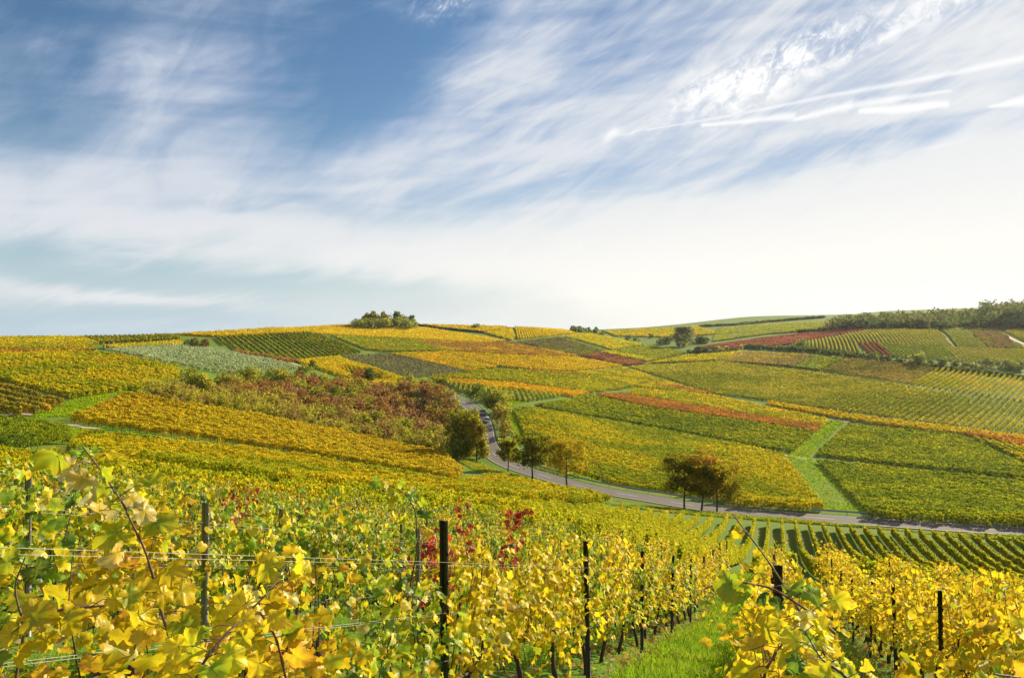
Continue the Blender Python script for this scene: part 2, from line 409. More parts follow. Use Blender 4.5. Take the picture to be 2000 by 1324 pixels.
def raw_height(x, y):
    x = np.asarray(x, float); y = np.asarray(y, float)
    d = np.maximum(y, 12.0)
    u = np.clip(CU + F * x / d, -600, 2599.9)
    fu = (u + 600) / 10; iu = np.minimum(fu.astype(int), len(UG) - 2); fu = fu - iu
    fd = np.clip((np.log(d) - LD0) / LDS, 0, 898.999); idd = fd.astype(int); fd = fd - idd
    z = (ZG[iu, idd] * (1 - fu) + ZG[iu + 1, idd] * fu) * (1 - fd) + (ZG[iu, idd + 1] * (1 - fu) + ZG[iu + 1, idd + 1] * fu) * fd
    w = smooth(13, 24, y)
    return near_plane(x, y) * (1 - w) + z * w
DF = np.exp(np.linspace(math.log(16), math.log(2300), 4000))
def pix(u, v, h=0.0, dmin=16.0):
    """first ground (or canopy, h above it) point seen at photo pixel u, v"""
    s = (u - CU) / F
    vv = HV - F * (raw_height(s * DF, DF) + h) / DF
    ok = (vv <= v) & (DF >= dmin)
    i = int(np.argmax(ok)) if ok.any() else int(np.argmin(np.where(DF >= dmin, vv, 1e9)))     # else the brow of the hill
    d = DF[i]
    if ok.any() and i > 0 and DF[i - 1] >= dmin and vv[i - 1] > v:
        d = DF[i - 1] + (DF[i] - DF[i - 1]) * (vv[i - 1] - v) / (vv[i - 1] - vv[i] + 1e-9)
    return np.array([s * d, d])
def pixpoly(pts, h=0.0, step=25, closed=True, dmin=16.0):
    out = []
    n = len(pts)
    for i in range(n if closed else n - 1):
        a, b = np.array(pts[i], float), np.array(pts[(i + 1) % n], float)
        k = max(1, int(np.hypot(*(b - a)) / step))
        for j in range(k): out.append(pix(*(a + (b - a) * j / k), h=h, dmin=dmin))
    if not closed: out.append(pix(*pts[-1], h=h, dmin=dmin))
    return np.array(out)

# road centre line, smoothed
ROAD_PX = [(700, 745), (780, 755), (835, 762), (868, 770), (900, 782), (925, 798), (939, 815), (946, 838), (948, 860), (958, 882), (985, 903), (1020, 918), (1060, 931), (1110, 944), (1180, 959), (1260, 974),
           (1370, 989), (1500, 1003), (1620, 1013), (1750, 1021), (1880, 1030), (2000, 1038), (2150, 1048), (2350, 1060)]
ROAD_D = [395, 345, 312, 292, 271, 251, 235, 219, 208, 197, 184, 177, 171, 163, 155, 149, 140, 134, 130, 127, 124, 122, 119.5, 116]
rp = np.array([((u - CU) / F * d, d) for (u, v), d in zip(ROAD_PX, ROAD_D)])
tt = np.concatenate([[0], np.cumsum(np.hypot(*np.diff(rp, axis=0).T))])
ts = np.arange(0, tt[-1], 2.5)
road = pchip(tt, rp, ts)
for _ in range(6): road[1:-1] = (road[:-2] + 2 * road[1:-1] + road[2:]) / 4
road_v = pchip(tt, np.array([v for _, v in ROAD_PX], float)[:, None], ts)[:, 0]
road_z = -(road_v - HV) / F * road[:, 1]
for _ in range(60): road_z[1:-1] = (road_z[:-2] + 2 * road_z[1:-1] + road_z[2:]) / 4
def road_dist(x, y):
    best = np.full(x.shape, 1e9); bz = np.zeros(x.shape)
    for i in range(0, len(road), 2):
        d = (x - road[i, 0]) ** 2 + (y - road[i, 1]) ** 2
        m = d < best
        best[m] = d[m]; bz[m] = road_z[i]
    idx = np.flatnonzero(best < 45 ** 2)
    bb = np.full(len(idx), 1e9); zz = np.zeros(len(idx))
    px, py = x[idx], y[idx]
    for i in range(len(road) - 1):
        a, b = road[i], road[i + 1]; e = b - a
        t = np.clip(((px - a[0]) * e[0] + (py - a[1]) * e[1]) / (e @ e), 0, 1)
        d = (px - a[0] - t * e[0]) ** 2 + (py - a[1] - t * e[1]) ** 2
        m = d < bb
        bb[m] = d[m]; zz[m] = (road_z[i] + t * (road_z[i + 1] - road_z[i]))[m]
    best = np.sqrt(best); best[idx] = np.sqrt(bb); bz[idx] = zz
    return best, bz
def height(x, y):
    x = np.atleast_1d(np.asarray(x, float)); y = np.atleast_1d(np.asarray(y, float))
    shp = x.shape; x = x.ravel(); y = y.ravel()
    z = raw_height(x, y)
    box = np.flatnonzero((y > 95) & (y < 410) & (x > -140) & (x < 190))
    if len(box):
        d, rz = road_dist(x[box], y[box])
        w = 1 - smooth(4.2, 13.0, d)
        z[box] = z[box] * (1 - w) + (rz - 0.04) * w
    return z.reshape(shp)
def h1(x, y): return float(height(x, y)[0])

# value noise for colour patches
_lat = np.random.default_rng(3).random((256, 256))
def vnoise(x, y, s):
    x = np.asarray(x) / s + 1000; y = np.asarray(y) / s + 1000
    ix = np.floor(x).astype(int); iy = np.floor(y).astype(int); fx = x - ix; fy = y - iy
    fx = fx * fx * (3 - 2 * fx); fy = fy * fy * (3 - 2 * fy)
    g = lambda a, b: _lat[a % 256, b % 256]
    return (g(ix, iy) * (1 - fx) + g(ix + 1, iy) * fx) * (1 - fy) + (g(ix, iy + 1) * (1 - fx) + g(ix + 1, iy + 1) * fx) * fy

# ground sheet
def build_ground():
    m, t = new_mat('meadow_soil')
    geo = t.node('ShaderNodeNewGeometry')
    P = geo.outputs['Position']
    n1 = t.noise(P, 0.06, 4); n2 = t.noise(P, 0.9, 6, 0.6); n3 = t.noise(P, 14.0, 4, 0.7)
    c = t.mix(t.ss(n1, 0.38, 0.62), (0.095, 0.19, 0.010, 1), (0.15, 0.19, 0.018, 1))
    c = t.mix(t.ss(n2, 0.52, 0.72, 0, 0.75), c, (0.15, 0.11, 0.05, 1))
    c = t.mix(t.ss(n3, 0.3, 0.75, 0, 0.55), c, (0.045, 0.075, 0.010, 1))
    p = t.node('ShaderNodeBsdfPrincipled'); t.l.new(c, p.inputs['Base Color']); p.inputs['Roughness'].default_value = 0.95
    p.inputs['Specular IOR Level'].default_value = 0.1
    b = t.node('ShaderNodeBump'); b.inputs['Strength'].default_value = 0.7; b.inputs['Distance'].default_value = 0.12
    t.l.new(t.m('ADD', n2, t.m('MULTIPLY', n3, 0.6)), b.inputs['Height']); t.l.new(b.outputs[0], p.inputs['Normal'])
    o = t.node('ShaderNodeOutputMaterial'); t.l.new(p.outputs[0], o.inputs[0])
    d1 = np.concatenate([np.linspace(-40, 8, 25), np.exp(np.linspace(math.log(8.6), math.log(2300), 560))])
    s = np.linspace(-1.25, 1.25, 470)
    Y = np.repeat(d1[:, None], len(s), 1); X = s[None] * (np.maximum(Y, -10) + 22)
    Z = height(X, Y)
    v = np.stack([X, Y, Z], -1).reshape(-1, 3)
    ns = len(s); i = np.arange((len(d1) - 1) * ns).reshape(len(d1) - 1, ns)[:, :-1].ravel()
    f = np.column_stack([i, i + 1, i + ns + 1, i + ns])
    o = obj('ground', mesh_np('ground', v, f, mat=m, smooth=True))
    tag(o, kind='structure')
build_ground()

def frame(pl):
    tg = np.gradient(pl, axis=0); tg /= np.linalg.norm(tg, axis=1, keepdims=True)
    return tg, np.column_stack([tg[:, 1], -tg[:, 0]])       # tangent, right-hand normal
def ribbon(name, pl, z, offs, mat, lift):
    """sheet along a polyline between lateral offsets"""
    _, nr = frame(pl)
    k = len(offs)
    P = np.stack([np.column_stack([pl + nr * o, z + lift]) for o in offs], 1).reshape(-1, 3)
    n = len(pl); i = (np.arange(n - 1)[:, None] * k + np.arange(k - 1)).ravel()
    return mesh_np(name, P, np.column_stack([i, i + k, i + k + 1, i + 1]), mat=mat)

# ------------------------------------------------------------------ road
M_ASPHALT = plain('asphalt', (0.098, 0.082, 0.064), 0.9, 0, 0.18, 0.35)
HW = 2.9
tag(obj('road', ribbon('road', road, road_z, np.linspace(-HW, HW, 5), M_ASPHALT, 0.05)), kind='structure')
mk = MB()
_, rn = frame(road)
RZ = road_z
def strip_into(mb, i0, i1, o0, o1, lift):
    a = np.column_stack([road[i0:i1] + rn[i0:i1] * o0, RZ[i0:i1] + lift]); b = np.column_stack([road[i0:i1] + rn[i0:i1] * o1, RZ[i0:i1] + lift])
    for j in range(len(a) - 1): mb.add([a[j], a[j + 1], b[j + 1], b[j]], [(0, 1, 2, 3)])
strip_into(mk, 0, len(road), -2.66, -2.50, 0.058); strip_into(mk, 0, len(road), 2.50, 2.66, 0.058)
for i in range(2, len(road) - 3, 5): strip_into(mk, i, i + 3, -0.08, 0.08, 0.058)
tag(obj('road_markings', mk.mesh('road_markings', M_PAINT)), kind='structure')

def draped(name, px, width, mat, lift=0.05, h=0.0):
    pl = pixpoly(px, closed=False, step=12)
    t_ = np.concatenate([[0], np.cumsum(np.hypot(*np.diff(pl, axis=0).T))])
    keep = np.concatenate([[True], np.diff(t_) > 0.05]); pl = pl[keep]; t_ = t_[keep]
    q = pchip(t_, pl, np.linspace(0, t_[-1], max(8, int(t_[-1] / 1.5))))
    for _ in range(3): q[1:-1] = (q[:-2] + 2 * q[1:-1] + q[2:]) / 4
    _, nr = frame(q); offs = np.linspace(-width / 2, width / 2, 5)
    wob = 1 + 0.25 * (vnoise(q[:, 0], q[:, 1], 4.0) - 0.5)
    P = np.stack([q + nr * (o * wob)[:, None] for o in offs], 1)
    Z = height(P[..., 0], P[..., 1]) + lift
    v = np.concatenate([P, Z[..., None]], -1).reshape(-1, 3); k = 5
    i = (np.arange(len(q) - 1)[:, None] * k + np.arange(k - 1)).ravel()
    o = obj(name, mesh_np(name, v, np.column_stack([i, i + k, i + k + 1, i + 1]), mat=mat))
    return tag(o, kind='structure')
draped('path', [(-60, 812), (0, 810), (70, 809)], 4.5, M_SAND, 0.08)
draped('path', [(128, 829), (155, 833), (190, 838)], 2.6, M_SAND, 0.08)
draped('path', [(150, 778), (185, 770), (210, 762)], 2.2, M_SAND, 0.08)
draped('path', [(455, 684), (500, 695), (560, 706), (596, 717)], 3.0, M_SAND, 0.08)
draped('path', [(1615, 818), (1632, 821), (1660, 824)], 5.5, M_SAND, 0.10)
draped('path', [(1528, 888), (1555, 893), (1584, 897)], 4.5, M_SAND, 0.10)
draped('path', [(1846, 843), (1866, 846)], 5.0, M_SAND, 0.10)
draped('path', [(1185, 976), (1215, 978), (1245, 980), (1280, 986)], 2.2, M_SAND, 0.10)
draped('path', [(1944, 642), (1960, 653), (1985, 666), (2030, 684)], 3.2, M_SAND, 0.15)
draped('path', [(1012, 668), (1050, 680), (1092, 690)], 2.6, M_SAND, 0.10)
draped('path', [(1760, 707), (1850, 717), (1930, 727), (2030, 741)], 2.8, M_SAND, 0.15)

# guardrail along the outer edge of the bend (left-hand side of the polyline's travel is the far side)
def build_guardrail():
    i0 = int(np.argmin(np.hypot(road[:, 0] - rp[3, 0], road[:, 1] - rp[3, 1])))
    side = -1.0
    line = road - rn * 4.1
    # far side test: choose the offset lying farther from the camera
    alt = road + rn * 4.1
    if alt[len(alt) // 2, 1] > line[len(line) // 2, 1]: line = alt
    line = line[i0:]; zz = height(line[:, 0], line[:, 1])
    g = empty('guardrail', (line[0, 0], line[0, 1], zz[0]), 0, 'long galvanised guardrail following the outer edge of the curving road', 'guardrail')
    base = np.array([line[0, 0], line[0, 1], zz[0]])
    _, nr = frame(line)
    prof = [(0.0, 0.42), (0.05, 0.48), (0.05, 0.54), (0.0, 0.60), (0.05, 0.66), (0.05, 0.72), (0.0, 0.78), (-0.03, 0.78), (-0.03, 0.42)]
    P = np.stack([np.column_stack([line + nr * o, zz + h]) for o, h in prof], 1).reshape(-1, 3) - base
    k = len(prof); n = len(line)
    i = np.arange(n - 1)[:, None] * k
    f = np.stack([np.stack([i[:, 0] + j, i[:, 0] + k + j, i[:, 0] + k + (j + 1) % k, i[:, 0] + (j + 1) % k], 1) for j in range(k)]).reshape(-1, 4)
    obj('rail', mesh_np('guardrail_beam', P, f, mat=M_RAIL), g)
    pm = MB(); pm.box((0, 0, 0.30), (0.07, 0.10, 0.80)); pme = pm.mesh('guardrail_post', M_RAIL)
    for j in range(0, n, 2):
        if j // 2 > 95: break
        p = obj('post', pme, g); p.location = (line[j, 0] - base[0], line[j, 1] - base[1], zz[j] - base[2])
build_guardrail()

# ------------------------------------------------------------------ leafy rows
Yl, YG, GR, DGR = (.555, .39, .008), (.325, .325, .008), (.165, .21, .008), (.055, .095, .010)
OR, RD, OL, BRN = (.50, .20, .018), (.26, .065, .035), (.205, .215, .014), (.20, .12, .04)
GOLD = (.55, .345, .008); PALE = (.29, .34, .14); RUST = (.32, .125, .028); DRED = (.17, .045, .035)
SDIR = np.array(sd)
def rand_unit(n, up=0.3):
    q = rng.normal(size=(n, 3)) + 0.85 * SDIR; q[:, 2] = q[:, 2] + up          # leaves turn towards the light
    return q / np.linalg.norm(q, axis=1, keepdims=True)
def quads_at(P, size, up=0.3, nrm=None):
    """irregular leaf-clump quads around centres P"""
    n = len(P)
    nr = rand_unit(n, up) if nrm is None else nrm
    a = np.cross(nr, rng.normal(size=(n, 3))); a /= np.linalg.norm(a, axis=1, keepdims=True) + 1e-9
    b = np.cross(nr, a)
    s = size[:, None]
    k = 0.5 + 0.35 * rng.random((n, 4))
    v = np.stack([P + a * s * k[:, 0:1], P + b * s * k[:, 1:2] * .85 + nr * s * .12, P - a * s * k[:, 2:3], P - b * s * k[:, 3:4] * .85 + nr * s * .12], 1)
    return v.reshape(-1, 3)
def leaves6(P, size, up=0.3):
    """leaf folded along its rib: two quads per leaf"""
    n = len(P)
    nr = rand_unit(n, up)
    a = np.cross(nr, rng.normal(size=(n, 3))); a /= np.linalg.norm(a, axis=1, keepdims=True) + 1e-9
    b = np.cross(nr, a); s = size[:, None] * 0.5
    f = (rng.random((n, 1)) - 0.3) * 0.7
    v = np.stack([P - a * s, P + a * s * 1.1, P + (a * .45 + b * .95 + nr * f) * s, P + (-a * .75 + b * .8 + nr * f) * s,
                  P + (a * .45 - b * .95 + nr * f) * s, P + (-a * .75 - b * .8 + nr * f) * s], 1).reshape(-1, 3)
    i = np.arange(n)[:, None] * 6
    q = np.concatenate([i + np.array([0, 1, 2, 3]), i + np.array([1, 0, 5, 4])], 1).reshape(-1, 4)
    return v, q
def mixcol(x, y, pal, n, patch=14.0):
    """pal: main, patch colour, patch share, speckle colour, speckle share"""
    c1, c2, w2, c3, w3 = pal
    nz = 0.6 * vnoise(x, y, patch) + 0.4 * vnoise(x + 77, y - 31, patch * 0.3)
    thr = 1 - w2
    k = np.clip((nz - (thr * 0.6 + 0.2) + 0.10) / 0.20, 0, 1)
    k = np.where(rng.random(n) < 0.22, rng.random(n), k)[:, None] if w2 > 0 else np.zeros((n, 1))
    c = np.array(c1) * (1 - k) + np.array(c2) * k
    s = (rng.random(n) < w3)[:, None]
    c = np.where(s, np.array(c3), c)
    dk = 0.74 + 0.26 * np.clip(vnoise(x + 31, y + 17, 1.15) * 1.7 - .25, 0, 1)[:, None]      # vine-sized darkening painted into the leaf colour, for contrast like shade between rows
    c = c * dk
    return np.clip(c * (0.66 + 0.68 * rng.random((n, 1))) * (1 + 0.10 * rng.normal(size=(n, 3))), 0.004, 0.9)
def row_segments(poly, ang, sp, off=None):
    c, s = math.cos(ang), math.sin(ang)
    q = np.column_stack([poly[:, 0] * c + poly[:, 1] * s, -poly[:, 0] * s + poly[:, 1] * c])
    out = []
    y0 = math.ceil(q[:, 1].min() / sp) * sp if off is None else off + math.ceil((q[:, 1].min() - off) / sp) * sp
    a, b = q, np.roll(q, -1, 0)
    yy = y0
    while yy < q[:, 1].max():
        m = (a[:, 1] <= yy) != (b[:, 1] <= yy)
        xs = np.sort(a[m, 0] + (yy - a[m, 1]) / (b[m, 1] - a[m, 1]) * (b[m, 0] - a[m, 0]))
        for i in range(0, len(xs) - 1, 2):
            if xs[i + 1] - xs[i] > 1.0:
                out.append((np.array([xs[i] * c - yy * s, xs[i] * s + yy * c]), np.array([xs[i + 1] * c - yy * s, xs[i + 1] * s + yy * c])))
        yy += sp
    return out
def leaf_rows(segs, pal, hgt=1.75, wid=0.62, dens=1.0, patch=14.0, near=0.14, skip=None, low=0.42, trunks=True, gap=0.06, detail=0.0, size_k=0.0019):
    """clump quads along rows; finer where the row is nearer"""
    PX, PY, PZ, SZ, RD_ = [], [], [], [], []
    TX = []
    for a, b in segs:
        L = np.hypot(*(b - a)); 
        k = max(1, int(L / 12)); ed = np.linspace(0, 1, k + 1)
        for j in range(k):
            p0, p1 = a + (b - a) * ed[j], a + (b - a) * ed[j + 1]
            mid = (p0 + p1) / 2
            if abs(mid[0]) > (mid[1] + 6) * 0.80 + 4: continue
            d = np.hypot(*mid); l = L / k
            s = max(near, d * size_k)
            n = int(l * (hgt * 1.7) * 1.25 / (s * s * 0.62) * dens)
            n = max(n, int(l * 1.2))
            t = rng.random(n)
            x = p0[0] + (p1[0] - p0[0]) * t; y = p0[1] + (p1[1] - p0[1]) * t
            PX.append(x); PY.append(y); SZ.append(np.full(n, s)); RD_.append(np.full((n, 2), (p1 - p0) / (l + 1e-9)))
            if trunks and d < 260:
                nt = max(1, int(l / 1.25)); tq = (np.arange(nt) + .5) / nt
                TX.append(p0 + (p1 - p0) * tq[:, None])
    x = np.concatenate(PX); y = np.concatenate(PY); s = np.concatenate(SZ); dr = np.concatenate(RD_)
    keep = (vnoise(x, y, 1.1) > gap * 2.2) | (rng.random(len(x)) < 0.35)
    if skip is not None: keep &= ~skip(x, y)
    x, y, s, dr = x[keep], y[keep], s[keep], dr[keep]
    n = len(x)
    g = height(x, y)
    hv = 1 + 0.40 * (vnoise(x, y, 1.0) - 0.5) + 0.16 * (vnoise(x, y, 6.0) - .5)
    q = rng.random(n) ** 0.75
    zz = low + (hgt * hv - low) * q
    w = wid * (0.5 + 0.5 * np.sin(math.pi * np.clip(0.15 + 0.72 * q, 0, 1))) * (0.8 + 0.5 * vnoise(x + 9, y, 1.3))
    off = np.where(rng.random(n) < .5, -1, 1) * w * (0.45 + 0.55 * rng.random(n) ** 0.5)
    off = np.where(rng.random(n) < 0.2, (rng.random(n) - .5) * w, off)
    P = np.column_stack([x + dr[:, 1] * off, y - dr[:, 0] * off, g + zz])
    size = s * (0.7 + 0.7 * rng.random(n))
    col = np.clip(mixcol(x, y, pal, n, patch) * 1.28, 0, .9)
    m6 = s < detail
    vs_, fs, cs = [], [], []
    nv = 0
    if m6.any():
        v, f = leaves6(P[m6], size[m6]); vs_.append(v); fs.append(f); cs.append(np.repeat(col[m6], 2, 0)); nv = len(v)
    v = quads_at(P[~m6], size[~m6])
    vs_.append(v); fs.append(np.arange(len(v)).reshape(-1, 4) + nv); cs.append(col[~m6]); nv += len(v)
    if trunks and TX:
        T = np.concatenate(TX); T = T[np.hypot(T[:, 0], T[:, 1]) < 260]
        if skip is not None: T = T[~skip(T[:, 0], T[:, 1])]
        if len(T):
            tz = height(T[:, 0], T[:, 1]); r = 0.035
            q4 = []
            for dx, dy in ((1, 0), (0, 1)):
                q4.append(np.stack([np.column_stack([T[:, 0] - dx * r, T[:, 1] - dy * r, tz - .05]), np.column_stack([T[:, 0] + dx * r, T[:, 1] + dy * r, tz - .05]),
                                    np.column_stack([T[:, 0] + dx * r, T[:, 1] + dy * r, tz + .9]), np.column_stack([T[:, 0] - dx * r, T[:, 1] - dy * r, tz + .9])], 1).reshape(-1, 3))
            v = np.concatenate(q4)
            vs_.append(v); fs.append(np.arange(len(v)).reshape(-1, 4) + nv); cs.append(np.tile(np.array([.07, .05, .035]), (len(v) // 4, 1)))
    return np.concatenate(vs_), np.concatenate(fs), np.concatenate(cs)
def stakes(segs, step, hgt, wd, col):
    out = []
    for a, b in segs:
        L = np.hypot(*(b - a)); k = max(1, int(L / step))
        for j in range(k + 1): out.append(a + (b - a) * j / k)
    T = np.array(out); z = height(T[:, 0], T[:, 1]); r = wd / 2
    cn = [(-r, -r), (r, -r), (r, r), (-r, r)]
    v = []
    for i in range(4):
        p, q = cn[i], cn[(i + 1) % 4]
        v.append(np.stack([np.column_stack([T[:, 0] + p[0], T[:, 1] + p[1], z]), np.column_stack([T[:, 0] + q[0], T[:, 1] + q[1], z]),
                           np.column_stack([T[:, 0] + q[0], T[:, 1] + q[1], z + hgt]), np.column_stack([T[:, 0] + p[0], T[:, 1] + p[1], z + hgt])], 1).reshape(-1, 3))
    v = np.concatenate(v)
    return v, np.arange(len(v)).reshape(-1, 4), np.tile(np.array(col), (len(v) // 4, 1))

# plots of vines: label, outline in the photograph (first edge = row direction unless given), palette, options
P = []
def plot(label, pts, pal, **k): P.append((label, pts, pal, k))
plot('golden yellow vineyard plot sloping below the brown thicket, orange along its upper edge', [(135, 812), (500, 862), (712, 897), (880, 925), (905, 915), (868, 882), (700, 846), (500, 806), (330, 778), (245, 767)], (Yl, GOLD, .5, OL, .30), patch=22)
plot('olive and yellow vineyard plot under the thin dark track, facing the steel posts', [(160, 838), (500, 874), (712, 907), (880, 934), (1000, 925), (1060, 942), (1190, 966), (1130, 972), (1000, 962), (870, 950), (750, 948), (560, 926), (250, 885), (130, 868)], (Yl, YG, .6, GR, .25), patch=16)
plot('small dark green vineyard plot beside the pale track with bare stems along its lower edge', [(-60, 868), (60, 855), (150, 842), (118, 826), (45, 815), (-60, 814)], (DGR, GR, .5, YG, .12), hgt=1.9)
plot('brownish orange vineyard plot with strongly ribbed rows above the pale track', [(-80, 728), (0, 745), (128, 776), (100, 792), (60, 800), (-80, 802)], (OL, GOLD, .5, BRN, .25), sp=3.4, rd=[(0, 745), (128, 776)])
plot('broad yellow green vineyard plot reaching down to the green verge by the thicket', [(-80, 724), (0, 738), (140, 770), (228, 757), (270, 753), (348, 738), (348, 713), (232, 690), (150, 684), (-80, 692)], (YG, Yl, .55, GR, .30), patch=18)
plot('narrow orange strip of vines along the top of the broad yellow green plot', [(-80, 690), (0, 688), (190, 682), (150, 679), (-80, 682)], (GOLD, RUST, .4, YG, .2))
plot('yellow vineyard plot on the low skyline with a line of stems at its foot', [(-80, 682), (0, 679), (155, 678), (192, 669), (160, 656), (-80, 658)], (Yl, YG, .4, OL, .3), sp=2.6, rd=[(0, 664), (120, 679)])
plot('dark olive vineyard plot along the skyline beside a yellow one', [(165, 656), (200, 667), (350, 661), (352, 652)], (OL, DGR, .6, GOLD, .2))
plot('thin yellow strip of vines behind the white stakes', [(195, 674), (230, 680), (352, 671), (358, 664)], (Yl, YG, .4, OL, .2))
plot('pale silvery green young vineyard full of white stakes', [(205, 681), (362, 712), (440, 727), (520, 727), (585, 716), (540, 703), (425, 681), (362, 673)], (PALE, (.19, .25, .08), .5, (.38, .45, .20), .25), stk=(3.2, 2.2, .11, (.52, .54, .42)), sp=2.9, wid=.3, rd=[(300, 684), (430, 718)], dens=.75, hgt=1.5)
plot('orange and yellow vineyard along the rounded skyline short of the copse', [(352, 651), (420, 655), (605, 647), (690, 640), (690, 633), (600, 636)], (GOLD, Yl, .5, OL, .25))
plot('dark green vineyard plot with slanting ribbed rows under the skyline', [(412, 657), (462, 682), (570, 699), (640, 697), (708, 686), (640, 657), (600, 648)], (DGR, GR, .4, Yl, .16), sp=3.8, rd=[(500, 655), (560, 697)], sk=.0011, wid=.4)
plot('narrow rust red strip of vines beside the pale curved track', [(455, 684), (560, 703), (600, 704), (570, 700), (462, 683)], (RUST, BRN, .4, GOLD, .1))
plot('bright yellow vineyard patch between the thicket and the bare staked plot', [(575, 702), (700, 742), (800, 758), (850, 752), (790, 737), (735, 718), (660, 695)], (Yl, GOLD, .4, YG, .30))
plot('dark bare looking vineyard plot with pale stakes in lines', [(668, 694), (742, 718), (800, 735), (880, 729), (912, 723), (765, 688)], ((.10, .085, .05), (.13, .11, .055), .5, OL, .2), stk=(5.0, 2.1, .11, (.42, .40, .34)), sp=3.2, rd=[(720, 690), (880, 728)], dens=.40, hgt=1.4)
plot('long green vineyard plot below the yellow band of the hilltop', [(645, 653), (805, 662), (900, 690), (860, 684), (760, 685), (712, 680)], (GR, OL, .5, Yl, .15))
plot('long bright yellow vineyard band just below the hilltop copse', [(605, 648), (700, 637), (830, 639), (990, 664), (950, 668), (805, 660), (645, 651)], (Yl, GOLD, .35, YG, .2))
plot('rust brown vineyard plot next to the green one under the yellow band', [(808, 663), (985, 669), (1060, 680), (1128, 694), (1000, 691), (870, 684)], (RUST, GOLD, .4, OL, .25))
plot('wide golden vineyard band across the middle of the slope', [(862, 685), (1000, 693), (1130, 697), (1215, 712), (1120, 722), (1040, 720), (975, 713)], (Yl, GOLD, .5, OL, .25), patch=30)
plot('orange flecked vineyard wedge beside the bare staked plot', [(762, 689), (860, 686), (972, 715), (915, 723)], (YG, GOLD, .6, OR, .2))
plot('green yellow vineyard plot lying above an orange band', [(838, 733), (980, 720), (1120, 726), (1240, 753), (1155, 764), (1000, 743)], (YG, GR, .4, Yl, .25), patch=25)
plot('bright orange gold vineyard band above the staked green plot', [(836, 736), (1000, 746), (1152, 765), (1120, 771), (1000, 757), (925, 752)], (GOLD, OR, .4, Yl, .3))
plot('staked green vineyard plot ending in grass above the road bend', [(866, 742), (1000, 760), (1100, 770), (1030, 780), (975, 775), (900, 760)], (GR, YG, .6, OL, .2), stk=(3.0, 2.0, .12, (.50, .52, .34)), sp=2.4, rd=[(1000, 758), (1010, 782)], dens=.7)
plot('thin red line of vines crossing the golden band', [(1028, 719), (1155, 733), (1150, 736), (1030, 722)], (RUST, RD, .4, GOLD, .1))
plot('yellow vineyard wedge beside the great olive field', [(1122, 725), (1218, 716), (1300, 742), (1392, 768), (1330, 764), (1250, 753)], (Yl, OL, .35, YG, .25))
plot('slim red vineyard wedge amid yellow rows', [(1252, 747), (1330, 752), (1398, 768), (1345, 763)], (RD, RUST, .4, GOLD, .1))
plot('long yellow vineyard band above the orange red strip', [(1225, 766), (1500, 812), (1606, 829), (1618, 816), (1500, 793), (1390, 770), (1235, 757)], (Yl, YG, .4, OL, .25))
plot('long orange red vineyard strip cutting across the green slope', [(1163, 769), (1272, 793), (1500, 825), (1590, 840), (1606, 830), (1500, 813), (1212, 766)], (OR, RUST, .5, OL, .18))
plot('large green vineyard plot between the orange strip and a dark track', [(1040, 790), (1300, 834), (1500, 872), (1545, 880), (1590, 842), (1500, 827), (1270, 795), (1155, 771)], (GR, YG, .55, DGR, .2), patch=26)
plot('big green and gold vineyard plot rising straight from the road trees', [(1002, 797), (1032, 794), (1300, 839), (1500, 878), (1532, 888), (1612, 988), (1500, 982), (1370, 968), (1250, 950), (1150, 925), (1075, 895), (1032, 862)], ((.20, .235, .008), (.47, .37, .008), .55, GR, .2), patch=26, rd=[(1100, 810), (1500, 878)])
plot('green vineyard plot beyond the grass lane with a straight dark lower edge', [(1592, 884), (2000, 930), (2080, 940), (2080, 915), (2000, 905), (1872, 847), (1655, 827)], (GR, YG, .4, DGR, .2), patch=12)
plot('deep green vineyard plot bordering the road beyond the grass lane', [(1594, 896), (2000, 938), (2120, 950), (2120, 1034), (2000, 1020), (1850, 1008), (1696, 996)], (GR, YG, .45, DGR, .2), patch=14)
plot('orange red vineyard corner beside a narrow grass lane', [(1882, 845), (2000, 868), (2080, 884), (2080, 862), (2000, 852), (1895, 842)], (OR, RUST, .5, GOLD, .2))
plot('yellow vineyard strip under the orange red corner', [(1900, 851), (2000, 898), (2080, 914), (2080, 886), (2000, 870)], (Yl, YG, .5, OL, .3))
plot('thin yellow row of vines edging the great olive field', [(1500, 789), (1620, 811), (1750, 829), (2000, 858), (2080, 868), (2080, 859), (2000, 849), (1700, 812), (1500, 782)], (GOLD, Yl, .5, OL, .25))
plot('great olive and gold vineyard field spread across the opposite slope', [(1228, 715), (1395, 766), (1500, 780), (1700, 808), (2000, 847), (2080, 856), (2080, 795), (2000, 784), (1750, 748), (1550, 720), (1405, 705)], (OL, (.40, .33, .02), .5, GR, .2), patch=40, rd=[(1702, 790), (1764, 757)], sp=3.0, sk=.0013, wid=.5)
plot('bright green yellow vineyard wedge above the great olive field', [(1262, 708), (1400, 702), (1452, 685), (1340, 693)], (YG, Yl, .5, GR, .2))
plot('pale brown vineyard patch above the dark track of the great field', [(1408, 703), (1550, 714), (1588, 692), (1450, 686)], ((.30, .22, .08), GOLD, .35, OL, .3))
plot('small green vineyard patch wedged between two tawny ones', [(1552, 714), (1600, 721), (1648, 698), (1592, 693)], ((.26, .30, .03), YG, .5, GR, .2))
plot('tawny vineyard plot with fine slanting rows over the great field', [(1604, 722), (1775, 748), (1832, 713), (1652, 699)], ((.40, .30, .045), OL, .4, BRN, .15), rd=[(1620, 722), (1680, 703)], sp=3.4, sk=.0011, wid=.5)
plot('yellow green vineyard plot with boldly ribbed rows below the hedge', [(1780, 748), (2000, 781), (2080, 792), (2080, 748), (2000, 737), (1836, 714)], (YG, Yl, .45, OL, .2), rd=[(1800, 750), (1852, 718)], sp=3.1, sk=.0009, wid=.42)
